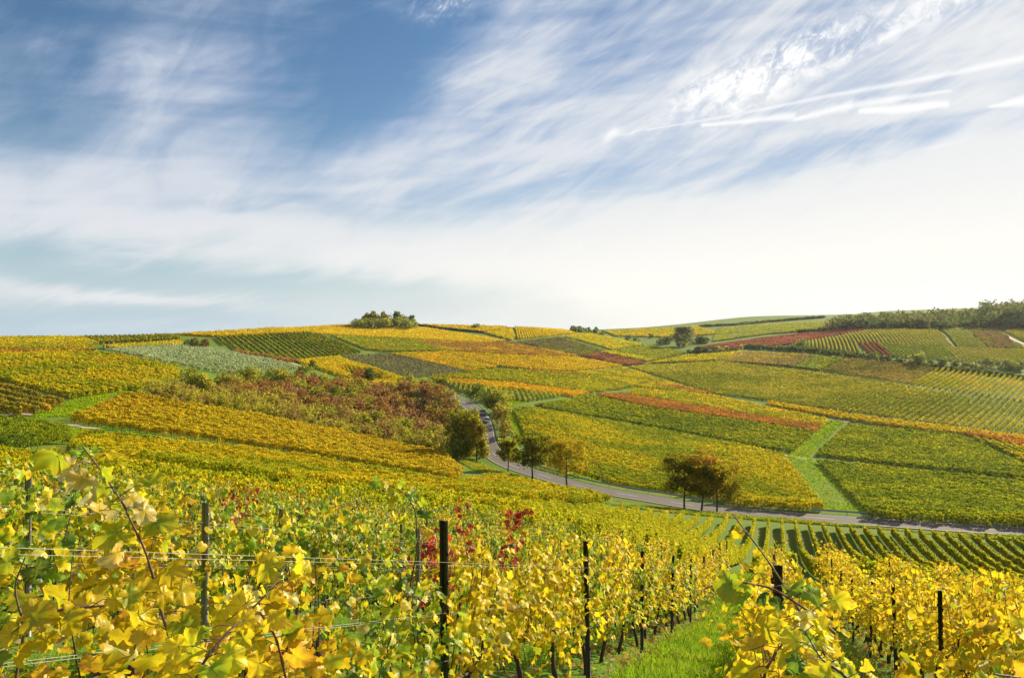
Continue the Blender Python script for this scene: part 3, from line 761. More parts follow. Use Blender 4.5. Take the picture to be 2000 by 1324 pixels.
plot('yellow ribbed vineyard plot under the ridge wood', [(1545, 671), (1620, 680), (1690, 690), (1672, 668), (1770, 672), (1860, 674), (1826, 642), (1712, 641)], ((.33, .31, .03), (.40, .33, .03), .5, OL, .2), rd=[(1762, 672), (1735, 645)], sp=3.0, sk=.0009, wid=.42)
plot('small red vineyard patch among ribbed yellow plots', [(1680, 667), (1702, 690), (1740, 694), (1712, 668)], (RD, DRED, .4, RUST, .2), rd=[(1712, 668), (1738, 692)], sp=3.6, sk=.0010, wid=.5)
plot('cool green ribbed vineyard plot next to the small red patch', [(1716, 668), (1744, 694), (1872, 703), (1840, 675), (1770, 673)], ((.20, .26, .05), GR, .5, YG, .2), rd=[(1800, 674), (1835, 700)], sp=3.0, sk=.0009, wid=.5)
plot('yellow ribbed vineyard plot above the row of round bushes', [(1844, 676), (1875, 703), (2000, 711), (2080, 714), (2080, 683), (2000, 681)], ((.40, .33, .04), YG, .4, OL, .2), rd=[(1900, 678), (1935, 706)], sp=3.0, sk=.0009, wid=.42)
plot('sloping green patch of vines next to brown ground by the ridge wood', [(1834, 641), (1868, 675), (1930, 677), (1884, 642)], ((.22, .24, .04), OL, .5, GR, .2))
plot('brown vineyard patch beside the pale ridge track', [(1888, 642), (1932, 677), (2000, 679), (1978, 664), (1944, 641)], ((.16, .11, .045), OL, .5, RUST, .1))
plot('ribbed yellow vineyard plot beyond the pale ridge track', [(1962, 645), (2010, 668), (2080, 692), (2080, 650), (1990, 641)], ((.38, .32, .04), YG, .4, OL, .2), sp=3.2, sk=.0009, wid=.42)
plot('long dark red vineyard slope above the hedge', [(1362, 677), (1430, 681), (1540, 671), (1705, 641), (1660, 641), (1500, 658)], (DRED, RD, .4, BRN, .2))
plot('pale green vineyard slope under the far skyline', [(1392, 666), (1500, 651), (1660, 639), (1630, 628), (1500, 632), (1400, 642)], ((.20, .23, .05), YG, .4, OL, .25))
plot('far yellow vineyard on the low saddle of the skyline', [(1180, 646), (1200, 655), (1320, 658), (1408, 650), (1362, 637), (1260, 642)], (GOLD, YG, .5, OL, .25))
plot('dark grey brown vineyard plot split by a pale line', [(1010, 667), (1033, 672), (1125, 693), (1182, 684), (1094, 658)], ((.13, .10, .045), OL, .5, DGR, .2))
plot('brown vineyard strip beside the dark split plot', [(972, 666), (1000, 670), (1090, 691), (1030, 674), (1003, 667)], ((.20, .13, .05), RUST, .3, OL, .2))
plot('clear yellow vineyard triangle under the saddle', [(1104, 656), (1195, 681), (1256, 672), (1147, 649)], (Yl, YG, .4, OL, .15))
plot('yellow vineyard top on the hill beyond the copse', [(1003, 637), (1008, 661), (1126, 650), (1098, 643)], (Yl, GOLD, .4, YG, .2))
plot('olive vineyard hollow crossed by long tree shadows', [(1202, 684), (1288, 700), (1340, 688), (1265, 673)], (OL, GR, .4, YG, .2))
plot('dark red vineyard strip in the hollow', [(1132, 693), (1228, 712), (1262, 707), (1172, 688)], (DRED, RUST, .5, BRN, .2))
plot('thin bright green strip of vines above the dark red one', [(1174, 686), (1262, 704), (1285, 700), (1200, 685)], (YG, Yl, .4, GR, .2))
plot('yellow orange vineyard over the brow right behind the copse', [(822, 633), (850, 639), (940, 646), (1000, 640), (985, 637), (900, 635)], (Yl, GOLD, .5, OL, .2))
plot('yellow vineyard strip running down from the brow beside a lone bush', [(945, 648), (1000, 663), (1006, 655), (1000, 642)], (Yl, YG, .4, GOLD, .2))
plot('thin red strip of vines on the skyline beside the copse', [(640, 638), (700, 634), (700, 637), (660, 640)], (RD, RUST, .4, GOLD, .2))

for label, pts, pal, k in P:
    hgt = k.get('hgt', 1.75)
    poly = pixpoly(pts, h=hgt * 0.85, dmin=60)
    rd = k.get('rd') or pts[:2]
    a, b = pix(*rd[0], h=1.4, dmin=60), pix(*rd[1], h=1.4, dmin=60)
    ang = math.atan2(b[1] - a[1], b[0] - a[0])
    segs = row_segments(poly, ang, k.get('sp', 2.55))
    if not segs: print('EMPTY PLOT', label); continue
    wid = 0.40
    v, f, c = leaf_rows(segs, pal, hgt, k.get('wid', wid), k.get('dens', 1.0), k.get('patch', 14.0), low=0.45, size_k=k.get('sk', .00135))
    if 'stk' in k:
        st, sh, sw, sc = k['stk']
        v2, f2, c2 = stakes(segs, st, sh, sw, sc)
        f = np.concatenate([f, f2 + len(v)]); v = np.concatenate([v, v2]); c = np.concatenate([c, c2])
    o = obj('vineyard_plot', mesh_np('vineyard_plot', v, f, c, mat=M_FIELD))
    tag(o, label, 'vineyard', kind='stuff')

# ------------------------------------------------------------------ the vineyard at our feet
DX = 0.356                                      # rows run down the slope, drifting to the right
RA = math.atan2(1.0, DX)
ROWS = [-2.6 - 2.65 * j for j in range(24)][::-1] + [0.10 + 2.5 * j for j in range(14)]
iA = 23
def row_name(i):
    o = ['first', 'second', 'third', 'fourth', 'fifth', 'sixth', 'seventh', 'eighth', 'ninth', 'tenth', 'eleventh', 'twelfth']
    k = iA - i if i <= iA else i - iA - 1
    return f"{o[min(k, 11)]} row {'uphill' if i <= iA else 'downhill'} of grass alley"
ORD = ['first', 'second', 'third', 'fourth', 'fifth', 'sixth', 'seventh', 'eighth', 'ninth', 'tenth', 'eleventh', 'twelfth', 'thirteenth', 'fourteenth', 'fifteenth']
PSTEP = 3.72
def first_post(i):
    if i == iA: return 5.65
    if i == iA + 1: return 5.45
    if i == iA - 1: return 6.7 - PSTEP * 0
    if i == iA - 2: return 7.75
    if i == iA + 2: return 9.7
    k = abs(i - iA)
    lo = max(2.0, (-ROWS[i] / (0.78 + DX)) if ROWS[i] < 0 else ROWS[i] / (0.74 - DX))
    return lo + 0.5 + (k * 1.37) % 2.5
def row_x(i, y): return ROWS[i] + DX * y

# leaf shape of a grapevine: five lobes with a toothed edge
def leaf_outline(n=30, tooth=.07):
    th = np.linspace(-math.pi, math.pi, n, endpoint=False)
    key = np.array([(-180, .18), (-155, .62), (-135, .78), (-112, .84), (-84, .74), (-56, .97), (-26, .83), (0, 1.06), (26, .83), (56, .97), (84, .74), (112, .84), (135, .78), (155, .62), (180, .18)], float)
    r = np.interp(np.degrees(th), key[:, 0], key[:, 1])
    r *= 1 + tooth * np.where(np.arange(n) % 2 == 0, 1, -1)
    return th, r
TH0, RR0 = leaf_outline()
TH1, RR1 = leaf_outline(64, .035)
def leaf_mesh_arrays(Pc, nrm, up, size, cA, cB, fine=False):
    """many cupped vine leaves: centres, normals, tip directions, sizes, edge and centre colours"""
    TH, RR = (TH1, RR1) if fine else (TH0, RR0)
    n = len(Pc); k = len(TH)
    levels = (0.0, 0.22, 0.42, 0.62, 0.82, 1.0) if fine else (0.0, 0.52, 1.0)
    wob = 0.05 * rng.normal(size=(n, 5))
    b = up - nrm * np.sum(up * nrm, 1, keepdims=True); b /= np.linalg.norm(b, axis=1, keepdims=True) + 1e-9
    a = np.cross(b, nrm)
    cup = (rng.random((n, 1)) - 0.30) * 0.75; rip = 0.10 + 0.22 * rng.random((n, 1)); ph = rng.random((n, 1)) * 6.28
    fold = (rng.random((n, 1)) - 0.35) * 0.8; curl = (rng.random((n, 1)) - 0.4) * 0.55
    rings = []
    uvs = []
    cols = []
    for fr in levels:
        kk = 1 if fr == 0 else k
        th = TH[:kk] if fr else np.zeros(1); r = RR[:kk] * fr if fr else np.zeros(1)
        lx = np.sin(th) * r; ly = np.cos(th) * r
        if fine and fr:
            r = r[None] * (1 + sum(wob[:, q:q + 1] * np.sin((q + 1) * th + q) for q in range(5)) * fr)
            lx = np.sin(th) * r; ly = np.cos(th) * r
        else: r = r[None]; lx = lx[None]; ly = ly[None]
        z = -cup * r ** 2 + rip * np.sin(3 * th + ph) * r ** 2 + fold * np.abs(lx) * 0.6 - curl * np.maximum(ly, 0) ** 2 + (0.035 * np.sin(11 * lx + ph) * np.sin(13 * ly + 2 * ph) * (fr > 0) + 0.10 * fr ** 4 * np.sin(7 * th + 3 * ph) if fine else 0)
        p = Pc[:, None] + size[:, None, None] * (lx[..., None] * a[:, None] + ly[..., None] * b[:, None] + z[..., None] * nrm[:, None])
        rings.append(p); uvs.append(np.broadcast_to(np.stack([lx + 0 * z, ly + 0 * z, 0 * z], -1), (n, kk, 3)))
        w = fr ** 1.3
        cols.append(np.broadcast_to((cB * (1 - w) + cA * w)[:, None], (n, kk, 3)))
    V = np.concatenate(rings, 1); U = np.concatenate(uvs, 1).copy(); Cc = np.concatenate(cols, 1)
    U[..., 2] = rng.random((n, 1)) * 50
    m = (len(levels) - 1) * k + 1
    j = np.arange(k); j2 = (j + 1) % k
    base = np.arange(n)[:, None, None] * m
    tri = np.stack([np.zeros(k, int), 1 + j, 1 + j2], 1)[None] + base
    qd = np.concatenate([np.stack([1 + j, 1 + k + j, 1 + k + j2, 1 + j2], 1) + q * k for q in range(len(levels) - 2)])[None] + base
    return V.reshape(-1, 3), [tri.reshape(-1, 3), qd.reshape(-1, 4)], Cc.reshape(-1, 3), U.reshape(-1, 3)
LC = dict(y=(.76, .52, .008), dy=(.74, .42, .008), yg=(.52, .48, .008), g=(.21, .33, .014), dg=(.06, .13, .014), o=(.66, .27, .016), b=(.28, .14, .035), c=(.78, .66, .26), r=(.50, .018, .018), dr=(.30, .012, .014))
PAL = {
    'gold': [('y', 'y', .30), ('y', 'yg', .26), ('dy', 'y', .20), ('yg', 'g', .08), ('y', 'y', .06), ('o', 'y', .05), ('c', 'y', .03), ('b', 'dy', .02)],
    'mixed': [('yg', 'g', .26), ('y', 'yg', .28), ('g', 'g', .18), ('dg', 'g', .10), ('dy', 'yg', .08), ('o', 'y', .05), ('c', 'yg', .05)],
    'green': [('g', 'g', .30), ('yg', 'g', .26), ('dg', 'dg', .18), ('y', 'yg', .18), ('c', 'yg', .04), ('o', 'y', .04)],
    'pale': [('y', 'yg', .48), ('c', 'y', .26), ('yg', 'g', .24), ('o', 'y', .02)],
    'red': [('r', 'dr', .55), ('dr', 'dr', .30), ('y', 'yg', .15)],
}
def leaf_colours(kind, n):
    e = PAL[kind]; idx = rng.choice(len(e), n, p=np.array([q[2] for q in e]) / sum(q[2] for q in e))
    a = np.array([LC[q[0]] for q in e])[idx]; b = np.array([LC[q[1]] for q in e])[idx]
    k = (0.75 + 0.5 * rng.random((n, 1)))
    return np.clip(a * k, 0, .85), np.clip(b * k, 0, .85)
def vine_foliage(kind, n, top=1.66, low=0.52, half=0.55, lsize=0.056, thick=0.44):
    """leaves of one vine, carried on upright shoots; local x runs along the row"""
    ns = 11
    sx = np.linspace(-half, half, ns) + rng.normal(0, .05, ns); stop = top * (0.80 + 0.26 * rng.random(ns)); lean = rng.normal(0, .13, (ns, 2))
    i = rng.integers(0, ns, n); t = rng.random(n) ** 0.8
    z = low + (stop[i] - low) * t
    x = sx[i] + lean[i, 0] * t + rng.normal(0, .09, n)
    y = lean[i, 1] * t + rng.normal(0, thick * 0.5, n) * (1.15 - 0.5 * t)
    Pc = np.column_stack([x, y, z])
    nrm = np.column_stack([rng.normal(0, .55, n), np.sign(y + rng.normal(0, .1, n)) * (.5 + .6 * rng.random(n)), .35 + rng.normal(0, .5, n)])
    nrm /= np.linalg.norm(nrm, axis=1, keepdims=True)
    up = np.column_stack([rng.normal(0, .55, n), rng.normal(0, .55, n), -0.9 + .35 * rng.random(n)])
    cA, cB = leaf_colours(kind, n)
    size = lsize * (0.55 + 0.75 * rng.random(n))
    v, f, c, uv = leaf_mesh_arrays(Pc, nrm, up, size, cA, cB)
    return mesh_np('vine_foliage', v, f, c, 'POINT', M_VINE, uv, smooth=True), (sx, stop, lean)
def vine_wood(shoots):
    mb = MB()
    h = 0.62 + 0.1 * random.random()
    z = np.linspace(-0.08, h, 9)
    wx = 0.05 * np.sin(z * 7 + random.random() * 6) + 0.10 * (random.random() - .5) * z; wy = 0.04 * np.sin(z * 6 + random.random() * 6)
    rad = 0.034 - 0.012 * (z / h) + 0.006 * np.sin(z * 31 + random.random() * 6); rad[-1] += 0.012; rad[0] += .012
    mb.tube(np.column_stack([wx, wy, z]), rad, 7)
    for s in (-1, 1):
        t = np.linspace(0, 1, 7)
        mb.tube(np.column_stack([wx[-1] + s * 0.66 * t, wy[-1] + .03 * np.sin(5 * t), h - .02 + 0.12 * np.sin(t * 2.4) * (1 - .5 * t)]), 0.013 - 0.006 * t, 5)
    sx, stop, lean = shoots
    for i in range(0, len(sx), 1):
        t = np.linspace(0, 1, 6)
        mb.tube(np.column_stack([sx[i] * (0.9 + .1 * t) + lean[i, 0] * t + .03 * np.sin(6 * t + i), lean[i, 1] * t + .02 * np.sin(5 * t + 2 * i), h + (stop[i] - h) * t]), 0.006 - 0.0035 * t, 4)
    return mb.mesh('vine_wood', M_BARK, smooth=True)
VARS = {}
for kind, cnt, nl in (('gold', 6, 400), ('mixed', 6, 440), ('green', 5, 440), ('red', 2, 240)):
    VARS[kind] = []
    for _ in range(cnt):
        me, sh = vine_foliage(kind, nl)
        VARS[kind].append((me, vine_wood(sh)))

VSTEP = PSTEP / 3
brk = lambda x0: (35.5 if x0 < 2 else max(27.0, 35.5 - (x0 - 2) * .45)) if x0 > -6 else (35.5 + (-6 - x0) * 1.4 if x0 > -34 else 999.0)
vines = []
for i in range(len(ROWS)):
    fp = first_post(i)
    y = fp + VSTEP / 2
    ys = [y + VSTEP * k for k in range(-12, 40)]
    for y in ys:
        x = row_x(i, y)
        if y < 1.55 or y > min(60, brk(ROWS[i])): continue
        if i == iA + 1 and y < 1.9: continue
        if abs(x) > 0.74 * y + 0.9: continue
        vines.append((math.hypot(x, y), i, x, y))
vines.sort()
N_IND = 300
R_CUT = vines[N_IND][0]
print('individual vines out to', R_CUT)
RED_SPOTS = [(905, 985), (1000, 1050), (985, 1075), (400, 970)]
for d, i, x, y in vines[:N_IND]:
    u = CU + F * x / y
    k = (y - first_post(i)) / PSTEP
    b = math.floor(k); s = k - b
    if b < 0: where = 'above the first post' if b == -1 else 'well above the first post'
    elif s < .33: where = f'just below {ORD[min(b, 14)]} post'
    elif s < .66: where = f'midway below {ORD[min(b, 14)]} post'
    else: where = f'just above {ORD[min(b + 1, 14)]} post'
    if b < 0 and s > .66: where = 'just above the first post'
    elif b < 0 and s > .33: where = 'a step above the first post'
    elif b < 0: where = 'two steps above the first post' if b == -1 else 'highest above the first post'
    p_gold = 0.9 if i >= iA + 1 else (0.80 if i == iA and y > 6 else (0.35 if i >= iA - 1 else 0.12))
    if i <= iA and y < 4.5: p_gold = 0.6
    r = random.random()
    kind = 'gold' if r < p_gold else ('mixed' if random.random() < .55 else 'green')
    if i == iA - 1 and 9.6 < y < 12.6: kind = 'red' if abs(y - 11.0) < .75 else kind
    if i == iA - 3 and abs(y - 14.6) < .7: kind = 'red'
    word = {'gold': 'golden yellow', 'mixed': 'yellow and green', 'green': 'mostly green', 'red': 'dark red'}[kind]
    me, wd = random.choice(VARS[kind])
    z = h1(x, y)
    e = empty('grapevine', (x, y, z), RA + (math.pi if random.random() < .5 else 0), f'{word} vine {where}, {row_name(i)}', 'grapevine', 'grapevines in the trellised rows')
    sz = 0.90 + 0.2 * random.random()
    if i == iA and y < 5.2: sz = 0.70 + .02 * y
    if i == iA + 1 and y < 5: sz = 0.80
    e.scale = (1, 1.35, sz * 1.10) if i >= iA + 2 else (1, 1, sz)
    o = obj('trunk', wd, e); o2 = obj('foliage', me, e)

# farther down the slope: the same rows as one mass, then a second plot below a grassy break
Fpx = [(-500, 845), (-200, 858), (0, 874), (250, 905), (500, 938), (750, 958), (1000, 970), (1140, 983), (1200, 984), (1300, 997), (1450, 1008), (1600, 1019), (1800, 1034), (2000, 1047), (2350, 1071)]
bd = pixpoly(Fpx, h=1.3, closed=False, dmin=40)
hill_poly = np.concatenate([bd, [[150, 20], [60, -5], [-60, -5], [-120, 20]]])
def hill_rows(xs_, lo, hi):
    out = []
    q = np.column_stack([hill_poly[:, 0] - DX * hill_poly[:, 1], hill_poly[:, 1]])
    a, b = q, np.roll(q, -1, 0)
    for x0 in xs_:
        m = (a[:, 0] <= x0) != (b[:, 0] <= x0)
        ys = np.sort(a[m, 1] + (x0 - a[m, 0]) / (b[m, 0] - a[m, 0]) * (b[m, 1] - a[m, 1]))
        for j in range(0, len(ys) - 1, 2):
            y0, y1 = max(ys[j], lo(x0)), min(ys[j + 1], hi(x0))
            if y1 - y0 < 2: continue
            k = max(1, int((y1 - y0) / 10))
            for n_ in range(k):
                ya, yb = y0 + (y1 - y0) * n_ / k, y0 + (y1 - y0) * (n_ + 1) / k
                out.append((np.array([x0 + DX * ya, ya]), np.array([x0 + DX * yb, yb])))
    return out
skip = lambda x, y: (np.hypot(x, y) < R_CUT + 0.3)
ALLX = ROWS + [0.10 + 2.5 * j for j in range(14, 30)] + [-2.6 - 2.65 * j for j in range(24, 48)]
v, f, c = leaf_rows(hill_rows([x for x in ALLX if x < -4], lambda x: -5, brk), (YG, Yl, .55, GR, .34), 1.66, 0.50, 1.05, 7.0, near=0.125, skip=skip, low=.5, detail=.17, size_k=0.0024)
tag(obj('vine_rows', mesh_np('vine_rows', v, f, c, mat=M_FIELD)), 'yellow and green vine rows spreading over the slope uphill of the grass alley', 'vine rows', kind='stuff')
v, f, c = leaf_rows(hill_rows([x for x in ALLX if x >= -4], lambda x: -5, brk), ((.60, .49, .012), (.58, .42, .012), .3, YG, .30), 1.66, 0.44, 1.2, 7.0, near=0.115, skip=skip, low=.5, detail=.17, size_k=0.0021)
tag(obj('vine_rows', mesh_np('vine_rows', v, f, c, mat=M_FIELD)), 'golden vine rows running down the slope on both sides of the alley', 'vine rows', kind='stuff')
v, f, c = leaf_rows(hill_rows(list(np.arange(-34, 75, 2.06)), lambda x: brk(x) + 4.5, lambda x: 999), ((.40, .36, .012), YG, .4, GR, .16), 1.34, 0.13, 1.25, 9.0, near=0.14, low=.26, size_k=.0012)
tag(obj('vine_rows', mesh_np('vine_rows', v, f, c, mat=M_FIELD)), 'olive green vine rows fanning out at the foot of the slope beside the road', 'vine rows', kind='stuff')

# trellis posts and wires
def post_mesh(w, h, mat, hole=True):
    """folded steel profile: open C section with lips"""
    mb = MB(); d = w * 0.62; th = 0.004
    pr = [(-w / 2, d / 2), (-w / 2, -d / 2), (-w * .22, -d / 2), (-w * .12, -d * .2), (w * .12, -d * .2), (w * .22, -d / 2), (w / 2, -d / 2), (w / 2, d / 2)]
    n = len(pr)
    outer = [(x, y) for x, y in pr]; inner = [(x * 0.90, y * .88 + .004) for x, y in pr]
    sec = outer + inner[::-1]
    k = len(sec)
    v = [(x, y, -0.3) for x, y in sec] + [(x, y, h) for x, y in sec]
    mb.add(v, [(i, (i + 1) % k, (i + 1) % k + k, i + k) for i in range(k)] + [(i, i + 1, k - 2 - i, k - 1 - i) for i in range(n - 1)] + [(i + k, k - 1 - i + k, k - 2 - i + k, i + 1 + k) for i in range(n - 1)])
    for zz in np.arange(0.45, h - .1, 0.22):      # wire hooks punched from the lips
        mb.box((w / 2 + .006, 0, zz), (.012, .012, .03)); mb.box((-w / 2 - .006, 0, zz + .05), (.012, .012, .03))
    return mb.mesh('trellis_post', mat)
PM_D, PM_Z = post_mesh(0.056, 1.80, M_STEEL), post_mesh(0.056, 1.66, M_ZINC)
post_at = {}
n_post = 0
for i in range(iA - 12, iA + 8):
    fp = first_post(i); dark = i >= iA
    for k in range(0, 15):
        y = fp + PSTEP * k; x = row_x(i, y)
        if y > brk(ROWS[i]) or math.hypot(x, y) > (62 if i in (iA, iA + 1) else 36) or abs(x) > .78 * y + 1: continue
        sh = (0.09 if k == 0 else 0.24) if i <= iA else (-0.10 if i == iA + 1 else -0.36)
        x += sh * math.sin(RA); y -= sh * math.cos(RA); z = h1(x, y)
        o = bpy.data.objects.new('trellis_post', PM_D if dark else PM_Z); link(o)
        o.location = (x, y, z); o.rotation_euler = (R(random.uniform(-1.5, 1.5)), R(random.uniform(-1.5, 1.5)), RA - math.pi / 2 + random.uniform(-.15, .15))
        tag(o, f"{'black steel' if dark else 'grey zinc'} trellis post, {ORD[k]} from the top, {row_name(i)}", 'trellis post', 'trellis posts of the vineyard rows')
        post_at.setdefault(i, []).append((x, y, z))
HNAME = {0.72: 'lowest', 1.08: 'middle', 1.46: 'top'}
for i, pts in post_at.items():
    if i < iA - 6 or i > iA + 4: continue
    pts = sorted(pts, key=lambda p: p[1])[:9]
    y0 = max(1.2, pts[0][1] - PSTEP * (2 if i <= iA else 0.98)); x0 = row_x(i, y0)
    pl = [(x0, y0, h1(x0, y0))] + pts
    for hh in (0.72, 1.08, 1.46):
        mb = MB(); base = np.array(pl[0])
        off = -0.037
        for s in (1, -1):
            p = np.array([(x + s * .037, y, z + hh + 0.01 * s) for x, y, z in pl]) - base
            if s < 0 and hh == 0.72: continue
            mb.tube(p, 0.0011, 4, cap=False)
        o = obj('trellis_wire', mb.mesh('trellis_wire', M_WIRE), loc=tuple(base))
        tag(o, f"taut {HNAME[hh]} pair of trellis wires along {row_name(i)}" if hh != .72 else f"single {HNAME[hh]} trellis wire along {row_name(i)}", 'wire', 'trellis wires')

# ------------------------------------------------------------------ the near shoots
def shoot(name, label, ctrl, nleaf, lsize, kind, r0=0.005, bare=0.0):
    ctrl = np.array(ctrl, float); base = ctrl[0]
    tt_ = np.linspace(0, 1, len(ctrl)); pts = pchip(tt_, ctrl, np.linspace(0, 1, 26)) - base
    e = empty(name, tuple(base), 0, label, 'vine shoot')
    mb = MB(); rad = np.linspace(r0, r0 * .35, 26); rad[::4] *= 1.35
    mb.tube(pts, rad, 6)
    Pc, nr, up = [], [], []
    for j in range(nleaf):
        t = bare + (1 - bare) * (j + .6) / nleaf
        p = np.array([np.interp(t, np.linspace(0, 1, 26), pts[:, q]) for q in range(3)])
        sd_ = 1 if j % 2 else -1
        dirv = np.array([sd_ * (.7 + .3 * rng.random()), rng.normal(0, .45), rng.normal(0.0, .35)])
        dirv /= np.linalg.norm(dirv)
        pet = p + dirv * lsize * (0.7 + .6 * rng.random())
        mb.tube([p, (p + pet) / 2 + np.array([0, 0, .01]), pet], [r0 * .3, r0 * .25, r0 * .2], 4)
        Pc.append(pet); nr.append((rng.normal(0, .4), -0.5 + rng.normal(0, .5), 0.55 + rng.normal(0, .35))); up.append(dirv + np.array([0, 0, -0.55 - .4 * rng.random()]))
    Pc = np.array(Pc); nr = np.array(nr); nr /= np.linalg.norm(nr, axis=1, keepdims=True)
    cA, cB = leaf_colours(kind, nleaf)
    v, f, c, uv = leaf_mesh_arrays(Pc, nr, np.array(up), lsize * .72 * (.6 + .7 * rng.random(nleaf)), cA, cB, fine=True)
    obj('cane', mb.mesh('shoot_cane', M_CANE, smooth=True), e)
    obj('foliage', mesh_np('shoot_leaves', v, f, c, 'POINT', M_VINE, uv, smooth=True), e)
def at(u, v, d): return ((u - CU) / F * d, d, -(v - HV) / F * d)
shoot('vine_shoot', 'tall arching vine shoot with pale yellow leaves standing above the rows', [at(330, 1240, 2.3), at(312, 1180, 2.3), at(285, 1080, 2.25), at(248, 1000, 2.2), at(215, 945, 2.2), at(160, 870, 2.15)], 25, 0.072, 'pale', .0045)
shoot('vine_shoot', 'yellow green leafy shoot rising above the first black post', [at(800, 1150, 5.2), at(815, 1060, 5.1), at(812, 1005, 5.1), at(790, 965, 5.0), at(752, 945, 5.0)], 15, 0.075, 'green', .006, .3)
shoot('vine_shoot', 'big green leaves on a shoot reaching out over the grass alley', [at(1630, 1235, 2.2), at(1560, 1180, 2.1), at(1495, 1145, 2.1), at(1425, 1135, 2.1), at(1375, 1150, 2.1)], 12, 0.056, 'green', .004)
shoot('vine_shoot', 'bare brown shoot leaning over the alley towards the road', [at(1640, 1330, 2.4), at(1560, 1190, 2.5), at(1500, 1095, 2.6), at(1430, 1002, 2.7)], 3, 0.03, 'gold', .005)
shoot('vine_shoot', 'short shoot with one large yellow green leaf in the lower corner', [at(2080, 1400, 1.6), at(2010, 1330, 1.55), at(1940, 1315, 1.5)], 4, 0.066, 'mixed', .004, .3)
shoot('vine_shoot', 'arching brown cane with broad golden leaves among lower vines', [at(360, 1380, 1.9), at(400, 1290, 1.9), at(450, 1230, 2.0), at(520, 1160, 2.2), at(560, 1100, 2.3)], 20, 0.068, 'gold', .005)
shoot('vine_shoot', 'cluster of golden and brown leaves on a cane by the lowest wire', [at(-30, 1290, 1.9), at(40, 1230, 1.9), at(120, 1190, 1.95), at(210, 1180, 2.0), at(260, 1160, 2.1)], 18, 0.066, 'gold', .0045)
shoot('vine_shoot', 'green leaved shoot standing in front of the uphill rows', [at(30, 1330, 2.2), at(45, 1230, 2.2), at(30, 1150, 2.2), at(50, 1085, 2.2)], 11, 0.064, 'mixed', .0045)
shoot('vine_shoot', 'bushy shoot of yellow leaves crowding the alley corner', [at(1480, 1400, 1.9), at(1500, 1300, 1.9), at(1540, 1240, 2.0), at(1590, 1190, 2.1)], 20, 0.06, 'gold', .0045)
shoot('vine_shoot', 'spreading shoot of bright leaves below the punched black post', [at(1700, 1420, 1.7), at(1650, 1320, 1.75), at(1600, 1280, 1.8), at(1570, 1230, 1.9)], 18, 0.058, 'mixed', .0045)
shoot('vine_shoot', 'upright dark red vine shoot behind the first black post', [at(915, 1090, 9.5), at(905, 1040, 9.5), at(907, 1000, 9.5), at(908, 970, 9.5)], 16, 0.07, 'red', .0045)
shoot('vine_shoot', 'cluster of crimson vine leaves hanging on the middle wire', [at(1000, 1110, 9.0), at(990, 1080, 9.0), at(1010, 1045, 9.0), at(995, 1010, 9.0), at(1030, 1000, 9)], 34, 0.075, 'red', .0045)
shoot('vine_shoot', 'yellow shoot of big leaves beside the grassy gap', [at(1200, 1400, 3.0), at(560, 1330, 2.4), at(540, 1250, 2.4), at(500, 1180, 2.4), at(480, 1120, 2.4)][1:], 16, 0.066, 'gold', .0045)

